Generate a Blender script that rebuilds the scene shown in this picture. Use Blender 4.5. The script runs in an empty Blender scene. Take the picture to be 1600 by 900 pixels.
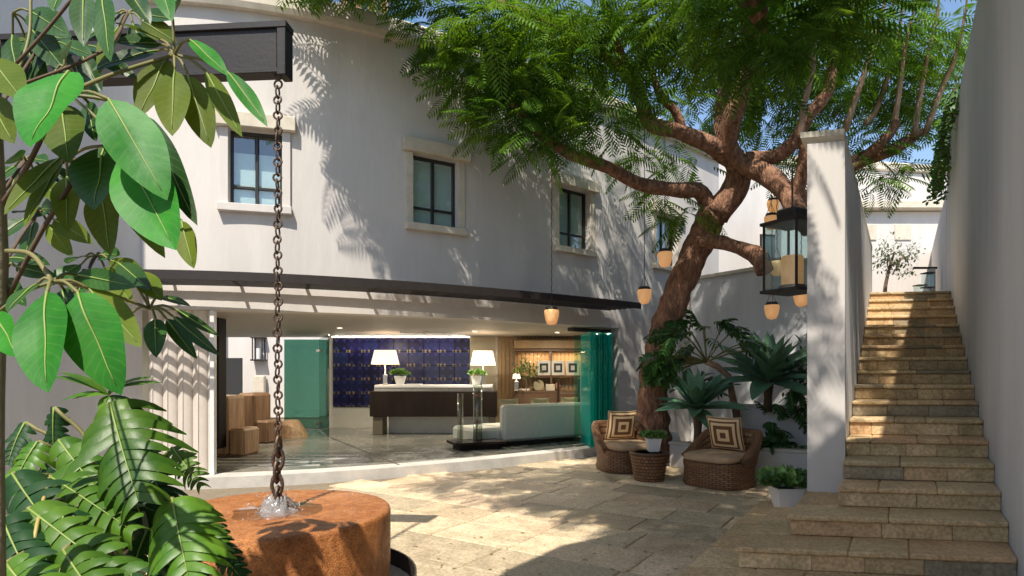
import bpy, bmesh, math, random
import numpy as np
from mathutils import Vector, Matrix, noise
R = math.radians
random.seed(7); rng = np.random.default_rng(7)
sc = bpy.context.scene
COL = sc.collection

# ---------------------------------------------------------------- camera, sky, sun, exposure
EYE, F, HOR = 1.55, 950.0, 580.0
cam = bpy.data.objects.new('camera', bpy.data.cameras.new('camera'))
COL.objects.link(cam)
cam.location = (0, 0, EYE); cam.rotation_euler = (R(90), 0, 0)
cam.data.sensor_width = 36; cam.data.lens = 36 * F / 1600
cam.data.shift_y = (HOR - 450) / 1600
cam.data.clip_start = 0.05; cam.data.clip_end = 2000
sc.camera = cam
SUN_EL, SUN_AZ = 57.0, 16.0          # the sun stands behind the viewer, to the left
world = bpy.data.worlds.new('World'); sc.world = world; world.use_nodes = True
wn = world.node_tree
sky = wn.nodes.new('ShaderNodeTexSky'); sky.sky_type = 'NISHITA'; sky.sun_disc = False
sky.sun_elevation = R(SUN_EL); sky.sun_rotation = R(180 + SUN_AZ)
sky.air_density = 1.0; sky.dust_density = 0.6; sky.ozone_density = 1.6
wn.links.new(sky.outputs[0], wn.nodes['Background'].inputs[0])
wn.nodes['Background'].inputs[1].default_value = 0.15
sun = bpy.data.objects.new('sun', bpy.data.lights.new('sun', 'SUN')); COL.objects.link(sun)
sun.data.energy = 4.6; sun.data.angle = R(0.55); sun.data.color = (1.0, 0.93, 0.82)
_ce = math.cos(R(SUN_EL))
SDIR = Vector((-math.sin(R(SUN_AZ)) * _ce, -math.cos(R(SUN_AZ)) * _ce, math.sin(R(SUN_EL))))
sun.rotation_euler = SDIR.to_track_quat('Z', 'Y').to_euler()
sun.location = (0, 0, 30)
sc.view_settings.view_transform = 'Standard'; sc.view_settings.look = 'None'
sc.view_settings.exposure = 0.58; sc.view_settings.gamma = 1
sc.render.engine = 'CYCLES'
sc.cycles.use_denoising = True; sc.cycles.max_bounces = 8; sc.cycles.transparent_max_bounces = 12
sc.cycles.sample_clamp_indirect = 6

# ---------------------------------------------------------------- places
def at(x, y, Y):
    return Vector(((x - 800) / F * Y, Y, EYE - (y - HOR) / F * Y))
def gp(x, y, z=0.0):
    Y = F * (EYE - z) / (y - HOR)
    return Vector(((x - 800) / F * Y, Y, z))

# ---------------------------------------------------------------- materials
MATS = {}
def mat(name, c1, c2=None, scale=6, rough=0.7, bump=0.0, bscale=40, metal=0, spec=0.5, transl=0, rnd=0.0, detail=5, streak=1.0, emit=0, coords='Object', bdist=0.01, r2=None, vein=0):
    if name in MATS: return MATS[name]
    m = bpy.data.materials.new(name); MATS[name] = m
    m.use_nodes = True; nt = m.node_tree; N = nt.nodes; L = nt.links
    p = N['Principled BSDF']; out = N['Material Output']
    p.inputs['Roughness'].default_value = rough; p.inputs['Metallic'].default_value = metal
    p.inputs['Specular IOR Level'].default_value = spec
    tc = N.new('ShaderNodeTexCoord'); mp = N.new('ShaderNodeMapping')
    L.new(tc.outputs[coords], mp.inputs[0]); mp.inputs['Scale'].default_value = (1, 1, 1 / streak)
    col = None
    if c2 is None: c2 = tuple(min(1, k * 0.86) for k in c1)
    nz = N.new('ShaderNodeTexNoise'); nz.inputs['Scale'].default_value = scale; nz.inputs['Detail'].default_value = detail
    nz.inputs['Roughness'].default_value = 0.62
    L.new(mp.outputs[0], nz.inputs['Vector'])
    cr = N.new('ShaderNodeValToRGB'); cr.color_ramp.elements[0].position = 0.32; cr.color_ramp.elements[1].position = 0.68
    cr.color_ramp.elements[0].color = (*c1, 1); cr.color_ramp.elements[1].color = (*c2, 1)
    L.new(nz.outputs['Fac'], cr.inputs[0]); col = cr.outputs[0]
    if rnd:
        oi = N.new('ShaderNodeObjectInfo'); hs = N.new('ShaderNodeHueSaturation')
        mr = N.new('ShaderNodeMapRange'); mr.inputs[3].default_value = 1 - rnd; mr.inputs[4].default_value = 1 + rnd
        L.new(oi.outputs['Random'], mr.inputs[0]); L.new(mr.outputs[0], hs.inputs['Value'])
        L.new(col, hs.inputs['Color']); col = hs.outputs[0]
    if vein:      # side veins from the blade's own UV: u across, v along
        su = N.new('ShaderNodeSeparateXYZ'); L.new(tc.outputs['UV'], su.inputs[0])
        def mt(op, a, b=None):
            q = N.new('ShaderNodeMath'); q.operation = op
            for i_, v_ in enumerate((a, b)):
                if v_ is None: continue
                if isinstance(v_, (int, float)): q.inputs[i_].default_value = v_
                else: L.new(v_, q.inputs[i_])
            return q.outputs[0]
        au = mt('ABSOLUTE', mt('SUBTRACT', su.outputs[0], .5))
        fr_ = mt('FRACT', mt('MULTIPLY', mt('SUBTRACT', su.outputs[1], mt('MULTIPLY', au, .34)), vein))
        ln_ = mt('POWER', mt('ABSOLUTE', mt('MULTIPLY', mt('SUBTRACT', fr_, .5), 2.0)), 9.0)
        vm = N.new('ShaderNodeMix'); vm.data_type = 'RGBA'; L.new(mt('MULTIPLY', ln_, .16), vm.inputs[0]); L.new(col, vm.inputs[6]); vm.inputs[7].default_value = (.22, .36, .09, 1); col = vm.outputs[2]
    L.new(col, p.inputs['Base Color'])
    if r2 is not None:
        rr = N.new('ShaderNodeMapRange'); rr.inputs[3].default_value = rough; rr.inputs[4].default_value = r2
        rr.inputs[1].default_value = 0.35; rr.inputs[2].default_value = 0.65
        L.new(nz.outputs['Fac'], rr.inputs[0]); L.new(rr.outputs[0], p.inputs['Roughness'])
    if bump:
        bn = N.new('ShaderNodeTexNoise'); bn.inputs['Scale'].default_value = bscale; bn.inputs['Detail'].default_value = 6
        L.new(mp.outputs[0], bn.inputs['Vector'])
        bp = N.new('ShaderNodeBump'); bp.inputs['Strength'].default_value = bump; bp.inputs['Distance'].default_value = bdist
        L.new(bn.outputs['Fac'], bp.inputs['Height']); L.new(bp.outputs[0], p.inputs['Normal'])
    if transl:
        tr = N.new('ShaderNodeBsdfTranslucent'); mx = N.new('ShaderNodeMixShader'); mx.inputs[0].default_value = transl
        g = N.new('ShaderNodeMix'); g.data_type = 'RGBA'; g.blend_type = 'MULTIPLY'; g.inputs[0].default_value = 1
        L.new(col, g.inputs[6]); g.inputs[7].default_value = (1.6, 1.5, 0.5, 1)
        L.new(g.outputs[2], tr.inputs[0]); L.new(p.outputs[0], mx.inputs[1]); L.new(tr.outputs[0], mx.inputs[2])
        L.new(mx.outputs[0], out.inputs[0])
    if emit:
        p.inputs['Emission Color'].default_value = (*c1, 1); p.inputs['Emission Strength'].default_value = emit
    return m

def glass(name, tint, fac=0.25, rough=0.02):
    """thin architectural glass: tinted see-through plus a mirror by angle"""
    if name in MATS: return MATS[name]
    m = bpy.data.materials.new(name); MATS[name] = m; m.use_nodes = True
    nt = m.node_tree; N = nt.nodes; L = nt.links; N.remove(N['Principled BSDF'])
    t = N.new('ShaderNodeBsdfTransparent'); t.inputs[0].default_value = (*tint, 1)
    g = N.new('ShaderNodeBsdfGlossy'); g.inputs['Roughness'].default_value = rough
    lw = N.new('ShaderNodeLayerWeight'); fr = N.new('ShaderNodeMath'); fr.operation = 'POWER'; fr.inputs[1].default_value = 4.0; L.new(lw.outputs['Facing'], fr.inputs[0])
    mr = N.new('ShaderNodeMapRange'); mr.inputs[3].default_value = fac * 0.1; mr.inputs[4].default_value = 1
    L.new(fr.outputs[0], mr.inputs[0])
    mx = N.new('ShaderNodeMixShader'); L.new(mr.outputs[0], mx.inputs[0]); L.new(t.outputs[0], mx.inputs[1]); L.new(g.outputs[0], mx.inputs[2])
    L.new(mx.outputs[0], N['Material Output'].inputs[0])
    return m

# ---------------------------------------------------------------- mesh helpers
class MB:
    def __init__(s): s.v = []; s.f = []; s.uv = []
    def add(s, vs, fs, uvs=None):
        o = len(s.v); s.v += [tuple(q) for q in vs]
        s.f += [tuple(i + o for i in f) for f in fs]
        s.uv += uvs if uvs is not None else [(0, 0)] * len(vs)
        return s
    def obox(s, c, ax, ay, az, b=0.0):
        """box from its centre and three half vectors, edges chamfered by b metres"""
        c = Vector(c); A = [Vector(ax), Vector(ay), Vector(az)]
        if b <= 0:
            vs = [c + A[0] * i + A[1] * j + A[2] * k for i in (-1, 1) for j in (-1, 1) for k in (-1, 1)]
            fs = [(0, 1, 3, 2), (4, 6, 7, 5), (0, 4, 5, 1), (2, 3, 7, 6), (0, 2, 6, 4), (1, 5, 7, 3)]
            det = A[0].cross(A[1]).dot(A[2])
            if det < 0: fs = [f[::-1] for f in fs]
            return s.add(vs, fs)
        L = [max(a.length, 1e-6) for a in A]; r = [max(0.2, 1 - b / l) for l in L]
        bm = bmesh.new(); pts = []
        for i in (-1, 1):
            for j in (-1, 1):
                for k in (-1, 1):
                    for ax_ in range(3):
                        q = [i, j, k]
                        for d in range(3):
                            if d != ax_: q[d] *= r[d]
                        pts.append(c + A[0] * q[0] + A[1] * q[1] + A[2] * q[2])
        def idx(i, j, k, a): return (((i > 0) * 2 + (j > 0)) * 2 + (k > 0)) * 3 + a
        fs = []
        for a in range(3):
            for sg in (-1, 1):
                o = [d for d in range(3) if d != a]; ring = []
                for (p, q) in ((-1, -1), (1, -1), (1, 1), (-1, 1)):
                    t = [0, 0, 0]; t[a] = sg; t[o[0]] = p; t[o[1]] = q
                    ring.append(idx(*t, a))
                fs.append(ring)
        for a in range(3):      # edges run along a
            o = [d for d in range(3) if d != a]
            for p in (-1, 1):
                for q in (-1, 1):
                    t0 = [0, 0, 0]; t1 = [0, 0, 0]; t0[a] = -1; t1[a] = 1
                    for t in (t0, t1): t[o[0]] = p; t[o[1]] = q
                    fs.append([idx(*t0, o[0]), idx(*t1, o[0]), idx(*t1, o[1]), idx(*t0, o[1])])
        for i in (-1, 1):
            for j in (-1, 1):
                for k in (-1, 1): fs.append([idx(i, j, k, 0), idx(i, j, k, 1), idx(i, j, k, 2)])
        out = []
        for f in fs:
            n = (pts[f[1]] - pts[f[0]]).cross(pts[f[2]] - pts[f[0]])
            ctr = sum((pts[i] for i in f), Vector()) / len(f)
            out.append(f if n.dot(ctr - c) > 0 else f[::-1])
        bm.free()
        return s.add(pts, out)
    def box(s, c, size, b=0.0, rz=0.0):
        cs, sn = math.cos(rz), math.sin(rz)
        return s.obox(c, Vector((cs, sn, 0)) * size[0] / 2, Vector((-sn, cs, 0)) * size[1] / 2, Vector((0, 0, size[2] / 2)), b)
    def tube(s, pts, rad, n=8, cap=True, jit=0.0):
        pts = [Vector(p) for p in pts]; k = len(pts)
        if not hasattr(rad, '__len__'): rad = [rad] * k
        vs = []; fs = []; uv = []; ref = None
        for i in range(k):
            t = (pts[min(i + 1, k - 1)] - pts[max(i - 1, 0)]).normalized()
            if ref is None: ref = t.orthogonal().normalized()
            ref = (ref - t * ref.dot(t)); ref = ref.normalized() if ref.length > 1e-5 else t.orthogonal().normalized()
            bi = t.cross(ref)
            for j in range(n):
                a = 2 * math.pi * j / n
                r = rad[i]
                if jit:
                    dv_ = Vector((math.cos(a), math.sin(a), 0))
                    r *= 1 + jit * noise.noise(pts[i] * 2.3 + Vector((dv_.x, dv_.y, i * .21)) * 1.1) + (jit * .5 * (abs(noise.noise(Vector((dv_.x * 4.5, dv_.y * 4.5, pts[i].length * 2.2)))) - .25) if n > 12 else 0)
                vs.append(pts[i] + (ref * math.cos(a) + bi * math.sin(a)) * r); uv.append((j / n, i / max(1, k - 1)))
        for i in range(k - 1):
            for j in range(n):
                a, b = i * n + j, i * n + (j + 1) % n
                fs.append((a, b, b + n, a + n))
        if cap: fs.append(tuple(range(n))[::-1]); fs.append(tuple((k - 1) * n + j for j in range(n)))
        return s.add(vs, fs, uv)
    def lathe(s, c, prof, n=24, cap=True, jit=0.0, sq=0):
        c = Vector(c); vs = []; fs = []; uv = []; k = len(prof)
        for i, (r, z) in enumerate(prof):
            for j in range(n):
                a = 2 * math.pi * j / n; rr = r
                if sq: rr = r / (abs(math.cos(a)) ** sq + abs(math.sin(a)) ** sq) ** (1 / sq)
                if jit: rr *= 1 + jit * noise.noise(Vector((math.cos(a) * 3, math.sin(a) * 3, z * 4)))
                vs.append(c + Vector((math.cos(a) * rr, math.sin(a) * rr, z))); uv.append((j / n, z))
        for i in range(k - 1):
            for j in range(n):
                a, b = i * n + j, i * n + (j + 1) % n
                fs.append((a, b, b + n, a + n))
        if cap: fs.append(tuple(range(n))[::-1]); fs.append(tuple((k - 1) * n + j for j in range(n)))
        return s.add(vs, fs, uv)
    def grid(s, P, flip=False):
        """P[i][j] points -> quads, uv over 0..1"""
        ni, nj = len(P), len(P[0]); vs = []; uv = []
        for i in range(ni):
            for j in range(nj): vs.append(P[i][j]); uv.append((j / max(1, nj - 1), i / max(1, ni - 1)))
        fs = [(i * nj + j, i * nj + j + 1, (i + 1) * nj + j + 1, (i + 1) * nj + j) for i in range(ni - 1) for j in range(nj - 1)]
        if flip: fs = [f[::-1] for f in fs]
        return s.add(vs, fs, uv)
    def sweep(s, path, sec, closed=True):
        """path: list of (pos, outward normal); sec: (out, z) corners"""
        n = len(sec); vs = []; fs = []; k = len(path)
        for p, nn in path:
            for (o, z) in sec: vs.append(Vector((p[0], p[1], 0)) + Vector((nn[0], nn[1], 0)) * o + Vector((0, 0, z)))
        for i in range(k - 1):
            for j in range(n if closed else n - 1):
                a, b = i * n + j, i * n + (j + 1) % n
                fs.append((a, b, b + n, a + n))
        if closed: fs.append(tuple(range(n))[::-1]); fs.append(tuple((k - 1) * n + j for j in range(n)))
        return s.add(vs, fs)
    def mesh(s, name, off=Vector((0, 0, 0)), smooth=False):
        me = bpy.data.meshes.new(name)
        me.from_pydata([(a - off.x, b - off.y, c - off.z) for a, b, c in s.v], [], s.f)
        ul = me.uv_layers.new(name='UV')
        li = np.empty(len(me.loops), dtype=np.int32); me.loops.foreach_get('vertex_index', li)
        ul.data.foreach_set('uv', np.array(s.uv, dtype=np.float32)[li].ravel())
        if smooth: me.shade_smooth()
        return me
    def build(s, name, m, parent=None, smooth=False, world=True, fix=True):
        off = wloc(parent) if (parent and world) else Vector((0, 0, 0))
        me = s.mesh(name, off, smooth)
        if fix:
            bm = bmesh.new(); bm.from_mesh(me); bmesh.ops.recalc_face_normals(bm, faces=bm.faces); bm.to_mesh(me); bm.free()
        me.materials.append(m)
        o = bpy.data.objects.new(name, me); COL.objects.link(o)
        if parent: o.parent = parent
        if smooth == 'auto':
            pass
        return o
def wloc(o):
    v = Vector((0, 0, 0))
    while o is not None: v = v + Vector(o.location); o = o.parent
    return v
def tag(o, label, cat, group=None, kind=None):
    if label: o['label'] = label
    if cat: o['category'] = cat
    if group: o['group'] = group
    if kind: o['kind'] = kind
    return o
def empty(name, loc, label=None, cat=None, group=None, kind=None, rz=0):
    o = bpy.data.objects.new(name, None); COL.objects.link(o); o.location = loc; o.rotation_euler = (0, 0, rz)
    o.empty_display_size = 0.1
    return tag(o, label, cat, group, kind)
def struct(name, mb, m, smooth=False, label=None):
    o = mb.build(name, m, None, smooth); o['kind'] = 'structure'
    if label: o['label'] = label
    return o
def copy_tree(o, parent=None):
    c = o.copy(); COL.objects.link(c); c.parent = parent
    for ch in o.children: copy_tree(ch, c)
    return c
def inst(name, me, parent, loc, rot=None):
    """a piece sharing mesh data; loc is in the world, the parent is not turned"""
    o = bpy.data.objects.new(name, me); COL.objects.link(o); o.parent = parent
    o.location = Vector(loc) - wloc(parent)
    if rot: o.rotation_euler = rot
    return o
def bez(pts, n):
    """Catmull-Rom through points of any length tuple"""
    P = [np.array(p, float) for p in pts]; P = [2 * P[0] - P[1]] + P + [2 * P[-1] - P[-2]]; out = []
    k = len(P) - 3
    for i in range(n + 1):
        t = i / n * k; j = min(int(t), k - 1); t -= j; a, b, c, d = P[j:j + 4]
        out.append(0.5 * ((2 * b) + (-a + c) * t + (2 * a - 5 * b + 4 * c - d) * t * t + (-a + 3 * b - 3 * c + d) * t ** 3))
    return out

# ---------------------------------------------------------------- shared materials
WALL = mat('white_plaster', (0.66, 0.62, 0.58), (0.56, 0.525, 0.49), 1.7, 0.9, 0.45, 11, streak=4.5, bdist=0.012, detail=10)
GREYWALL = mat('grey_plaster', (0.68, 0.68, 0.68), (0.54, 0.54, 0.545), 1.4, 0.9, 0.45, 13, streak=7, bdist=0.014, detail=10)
CREAM = mat('cream_stone_trim', (0.66, 0.60, 0.49), (0.54, 0.48, 0.38), 7, 0.85, 0.3, 60, bdist=0.004)
DARKMETAL = mat('dark_bronze', (0.022, 0.018, 0.016), (0.04, 0.03, 0.026), 12, 0.5, 0.1, 60, spec=0.4)
STEEL = mat('steel', (0.45, 0.45, 0.45), None, 8, 0.3, metal=1)
IRON = mat('rusty_iron', (0.075, 0.055, 0.045), (0.15, 0.10, 0.07), 30, 0.5, 0.4, 90, metal=0.6)
WHITE = mat('white_paint', (0.76, 0.75, 0.73), (0.7, 0.69, 0.67), 9, 0.45)
def stone_material(name, tones):
    m = bpy.data.materials.new(name); m.use_nodes = True
    nt = m.node_tree; N = nt.nodes; L = nt.links; p = N['Principled BSDF']
    tc = N.new('ShaderNodeTexCoord'); oi = N.new('ShaderNodeObjectInfo')
    ad = N.new('ShaderNodeVectorMath'); ad.operation = 'ADD'
    ml = N.new('ShaderNodeVectorMath'); ml.operation = 'SCALE'; ml.inputs['Scale'].default_value = 37.0
    cx = N.new('ShaderNodeCombineXYZ')
    for k in range(3): L.new(oi.outputs['Random'], cx.inputs[k])
    L.new(cx.outputs[0], ml.inputs[0]); L.new(tc.outputs['Object'], ad.inputs[0]); L.new(ml.outputs[0], ad.inputs[1])
    n1 = N.new('ShaderNodeTexNoise'); n1.inputs['Scale'].default_value = 3.2; n1.inputs['Detail'].default_value = 8; n1.inputs['Roughness'].default_value = 0.7
    n1.inputs['Distortion'].default_value = 0.8
    L.new(ad.outputs[0], n1.inputs[0])
    base = N.new('ShaderNodeValToRGB'); e = base.color_ramp.elements   # one tone for each slab
    e[0].position = 0; e[0].color = (*tones[0][1], 1); e[1].position = tones[1][0]; e[1].color = (*tones[1][1], 1)
    for pz, c in tones[2:]:
        q = e.new(pz); q.color = (*c, 1)
    L.new(oi.outputs['Random'], base.inputs[0])
    mott = N.new('ShaderNodeValToRGB'); mott.color_ramp.elements[0].position = 0.3; mott.color_ramp.elements[1].position = 0.72
    mott.color_ramp.elements[0].color = (0.62, 0.58, 0.50, 1); mott.color_ramp.elements[1].color = (1.22, 1.17, 1.10, 1)
    L.new(n1.outputs['Fac'], mott.inputs[0])
    mx = N.new('ShaderNodeMix'); mx.data_type = 'RGBA'; mx.blend_type = 'MULTIPLY'; mx.inputs[0].default_value = 1
    L.new(base.outputs[0], mx.inputs[6]); L.new(mott.outputs[0], mx.inputs[7])
    n2 = N.new('ShaderNodeTexNoise'); n2.inputs['Scale'].default_value = 38; n2.inputs['Detail'].default_value = 6
    L.new(ad.outputs[0], n2.inputs[0])
    sp = N.new('ShaderNodeValToRGB'); sp.color_ramp.elements[0].position = 0.36; sp.color_ramp.elements[1].position = 0.6
    sp.color_ramp.elements[0].color = (0.72, 0.7, 0.66, 1); sp.color_ramp.elements[1].color = (1.06, 1.05, 1.02, 1)
    L.new(n2.outputs['Fac'], sp.inputs[0])
    m2 = N.new('ShaderNodeMix'); m2.data_type = 'RGBA'; m2.blend_type = 'MULTIPLY'; m2.inputs[0].default_value = 1
    L.new(mx.outputs[2], m2.inputs[6]); L.new(sp.outputs[0], m2.inputs[7])
    L.new(m2.outputs[2], p.inputs['Base Color']); rm = N.new('ShaderNodeMapRange'); rm.inputs[1].default_value = .35; rm.inputs[2].default_value = .65; rm.inputs[3].default_value = .42; rm.inputs[4].default_value = .8; L.new(n1.outputs['Fac'], rm.inputs[0]); L.new(rm.outputs[0], p.inputs['Roughness'])
    b = N.new('ShaderNodeBump'); b.inputs['Strength'].default_value = 0.5; b.inputs['Distance'].default_value = 0.008
    L.new(n2.outputs['Fac'], b.inputs['Height']); L.new(b.outputs[0], p.inputs['Normal'])
    return m
STONE = stone_material('sandstone_slab', [(0.0, (0.76, 0.58, 0.36)), (0.17, (0.64, 0.46, 0.27)), (0.32, (0.78, 0.61, 0.38)), (0.48, (0.56, 0.43, 0.255)), (0.6, (0.68, 0.45, 0.27)), (0.74, (0.74, 0.565, 0.345)), (0.92, (0.40, 0.345, 0.26))])
PAVER = stone_material('courtyard_paver', [(0.0, (0.80, 0.67, 0.50)), (0.17, (0.66, 0.53, 0.38)), (0.32, (0.82, 0.70, 0.54)), (0.48, (0.54, 0.44, 0.31)), (0.6, (0.76, 0.59, 0.44)), (0.74, (0.80, 0.68, 0.50)), (0.88, (0.50, 0.43, 0.32))])
MORTAR = mat('mortar', (0.24, 0.19, 0.13), (0.17, 0.14, 0.10), 20, 0.95)
LEAFD = mat('leaf_dark_green', (0.022, 0.075, 0.018), (0.04, 0.115, 0.022), 9, 0.33, 0.15, 30, spec=0.5, transl=0.22)
LEAFB = mat('leaf_bright_green', (0.035, 0.16, 0.022), (0.055, 0.21, 0.03), 9, 0.3, 0.15, 30, spec=0.5, transl=0.25)
LEAFO = mat('leaf_olive_underside', (0.085, 0.13, 0.025), (0.11, 0.16, 0.03), 9, 0.5, 0.1, 30, spec=0.3, transl=0.3)
AGAVE = mat('agave_grey_green', (0.10, 0.21, 0.125), (0.15, 0.28, 0.17), 6, 0.5, 0.1, 20, spec=0.35, transl=0.08)
STEMM = mat('green_stem', (0.16, 0.17, 0.05), (0.20, 0.16, 0.06), 14, 0.6)
STEMB = mat('brown_stem', (0.09, 0.05, 0.03), (0.13, 0.08, 0.045), 20, 0.8)
YRIB = mat('leaf_rib', (0.24, 0.32, 0.07), (0.20, 0.27, 0.06), 14, 0.5)
SOIL = mat('soil', (0.035, 0.025, 0.018), (0.06, 0.045, 0.03), 25, 0.95, 0.8, 50)
# ---------------------------------------------------------------- ground and pavers
UX = Vector((0.54, 0.842, 0)).normalized()        # up the stairs
UP = Vector((UX.y, -UX.x, 0))
Z3 = Vector((0, 0, 1))
g = MB(); g.add([(-150, -150, -0.02), (150, -150, -0.02), (150, 150, -0.02), (-150, 150, -0.02)], [(0, 1, 2, 3)])
ground = struct('ground', g, MORTAR)
pl, pw = 0.86, 0.58
def paver_mesh(l, w):
    m = MB().obox((0, 0, -0.02), (l / 2 - .005, 0, 0), (0, w / 2 - .005, 0), (0, 0, .02), 0.007).mesh('paver'); m.materials.append(PAVER); return m
PV = [paver_mesh(pl, pw), paver_mesh(pl * 1.3, pw), paver_mesh(pl * .7, pw)]
ang = math.atan2(UX.y, UX.x) + math.pi / 2
# rows run across the courtyard, three stone lengths
for r in range(-8, 16):
    x = -9 + random.random() * 0.5
    y0 = 6.0 + 0
    while x < 8:
        k = random.choice((0, 0, 1, 2)); l = pl * (1, 1.3, .7)[k]
        c = Vector((0, 7, 0)) + Vector((-UX.y, UX.x, 0)) * (x + l / 2) + UX * (r * pw) ; x += l
        px_ = 800 + F * c.x / max(c.y, .1)
        if c.y < 3.2 or c.y > 12.9 or px_ < -60 or px_ > 1400 or c.x > 4.4 or c.y > 10.6 + c.x * .85 or c.y > 10.2 + .55 * c.x + .2 * c.x * abs(c.x): continue
        if c.x < 0.2 and c.y > 9.3: continue
        o = inst('paver', PV[k], ground, (c.x, c.y, random.uniform(-.0015, .0015)), (R(random.uniform(-.15, .15)), R(random.uniform(-.15, .15)), ang))

# ---------------------------------------------------------------- the curved facade
FP = np.array([(-5.1, 8.17), (-3.255, 8.45), (-1.895, 9.0), (0, 10.25), (1.23, 11.1), (2.42, 12.1), (3.26, 12.9), (4.9, 14.4)])
pc = np.polyfit(FP[:, 0], FP[:, 1], 4)
_xs = np.linspace(-5.1, 4.9, 600); _ys = np.polyval(pc, _xs)
_s = np.concatenate([[0], np.cumsum(np.hypot(np.diff(_xs), np.diff(_ys)))])
SMAX = _s[-1]
def C(s):
    if s < 0:
        p, n, t = C(0.0); return p + t * s, n, t
    x = np.interp(s, _s, _xs); e = 0.02
    x1, x0 = np.interp(min(s + e, SMAX), _s, _xs), np.interp(max(s - e, 0), _s, _xs)
    t = Vector((x1 - x0, np.polyval(pc, x1) - np.polyval(pc, x0), 0)).normalized()
    return Vector((x, np.polyval(pc, x), 0)), Vector((t.y, -t.x, 0)), t
_r = _xs / _ys
def s_of(px): return float(np.interp((px - 800) / F, _r, _s))
def path(s0, s1, n): return [C(s0 + (s1 - s0) * i / n)[:2] for i in range(n + 1)]
ZL, ZT = 2.385, 6.5
bld = empty('curved_building', C(0)[0], 'curved white plaster building with small dark windows and open lobby', 'building')
WIN = [(s_of(357), s_of(441), 3.83, 4.87), (s_of(645), s_of(716), 3.80, 4.87), (s_of(873), s_of(922), 3.78, 4.87), (s_of(1025), s_of(1058), 3.78, 4.85), (s_of(1128), s_of(1150), 3.78, 4.85)][:4]
SR = s_of(968)
ss = sorted(set([round(q, 4) for w in WIN for q in w[:2]] + [SR] + [round(float(q), 4) for q in np.linspace(0, SMAX, 60)]))
zz = [0.0, ZL, 3.78, 3.80, 3.83, 4.85, 4.87, ZT]
w = MB(); TH = 0.32
def inwin(s, z): return any(a < s < b and c < z < d for a, b, c, d in WIN)
def open_(s, z): return inwin(s, z) or (z < ZL and s < SR)
for off, fl in ((0, False), (-TH, True)):
    for i in range(len(ss) - 1):
        for j in range(len(zz) - 1):
            if open_((ss[i] + ss[i + 1]) / 2, (zz[j] + zz[j + 1]) / 2): continue
            q = []
            for (s, z) in ((ss[i], zz[j]), (ss[i + 1], zz[j]), (ss[i + 1], zz[j + 1]), (ss[i], zz[j + 1])):
                p, n, t = C(s); q.append(p + n * off + Z3 * z)
            w.add(q, [(0, 1, 2, 3) if not fl else (3, 2, 1, 0)])
def wq(a, b):   # a quad through the wall thickness between (s,z) and (s,z)
    q = []
    for (s, z), o in ((a, 0), (b, 0), (b, -TH), (a, -TH)):
        p, n, t = C(s); q.append(p + n * o + Z3 * z)
    w.add(q, [(0, 1, 2, 3)])
for a, b, c, d in WIN: wq((a, c), (b, c)); wq((b, c), (b, d)); wq((b, d), (a, d)); wq((a, d), (a, c))
for i in range(len(ss) - 1):
    if ss[i] < SR - .001: wq((ss[i], ZL), (ss[i + 1], ZL))
    wq((ss[i], ZT), (ss[i + 1], ZT))
wq((SR, 0), (SR, ZL))
w.build('wall', WALL, bld)
MB().sweep(path(0.0, SMAX, 60), [(-.36, ZT - .02), (.10, ZT - .02), (.13, ZT + .05), (.13, ZT + .24), (.10, ZT + .28), (-.36, ZT + .28)]).build('coping', CREAM, bld)
FRAME = mat('window_frame_black', (0.015, 0.014, 0.014), (0.03, 0.028, 0.026), 20, 0.45)
PANE = glass('window_pane', (0.93, 0.97, 0.97), 1.2)
BLIND_SKY = mat('blind_and_sky_reflection', (0.66, 0.76, 0.73), (0.58, 0.68, 0.66), 3, 0.8)
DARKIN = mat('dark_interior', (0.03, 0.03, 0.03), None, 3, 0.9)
for i, (a, b, c, d) in enumerate(WIN):
    p, n, t = C((a + b) / 2); hw = (C(b)[0] - C(a)[0]).length / 2; hz = (d - c) / 2; mid = Vector((p.x, p.y, (c + d) / 2)) ;
    base = mid - n * 0.15
    win = MB()
    for sg in (-1, 1):
        win.obox(base + t * sg * (hw - .02), t * .022, n * .03, Z3 * hz, .004)
        win.obox(base + Z3 * sg * (hz - .02), t * (hw - .0425), n * .028, Z3 * .022, .004)
    win.obox(base, t * .02, n * .026, Z3 * (hz - .043), .004)
    zb = c + .26 * (d - c)
    for sg in (-1, 1): win.obox(Vector((base.x, base.y, zb)) + t * sg * (hw / 2 - .005), t * (hw / 2 - .032), n * .024, Z3 * .016, .003)
    wo = win.build('window', FRAME, bld)
    for sg in (-1, 1):
        MB().obox(base + t * sg * (hw / 2) + Z3 * (hz * .26), t * (hw / 2 - .03), n * .004, Z3 * (hz * .72 - .03)).build('pane', PANE, wo)
        MB().obox(base + t * sg * (hw / 2) - Z3 * (hz * .74), t * (hw / 2 - .03), n * .004, Z3 * (hz * .24 - .02)).build('pane', PANE, wo)
    MB().obox(base - n * .04 - Z3 * (.0 if i else .14), t * (hw - .01), n * .004, Z3 * (hz if i else hz - .14)).build('blind', BLIND_SKY, wo)  # in the first window this pale panel stands in for reflected sky
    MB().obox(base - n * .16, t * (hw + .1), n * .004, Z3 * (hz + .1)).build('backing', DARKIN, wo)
    ext = .13 if i == 0 else .13
    MB().obox(Vector((mid.x, mid.y, d + .10)) + n * .045, t * (hw + ext + .05), n * .055, Z3 * .098, .008).build('lintel', CREAM, wo)
    MB().obox(Vector((mid.x, mid.y, c - .055)) + n * .03, t * (hw + ext), n * .06, Z3 * .052, .006).build('sill', CREAM if i else WALL, wo)
    for sg in (-1, 1): MB().obox(Vector((mid.x, mid.y, (c + d) / 2)) + t * sg * (hw + .055) + n * .008, t * .055, n * .012, Z3 * (hz - .002), .004).build('jamb_trim', CREAM if i else WALL, wo)
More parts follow.
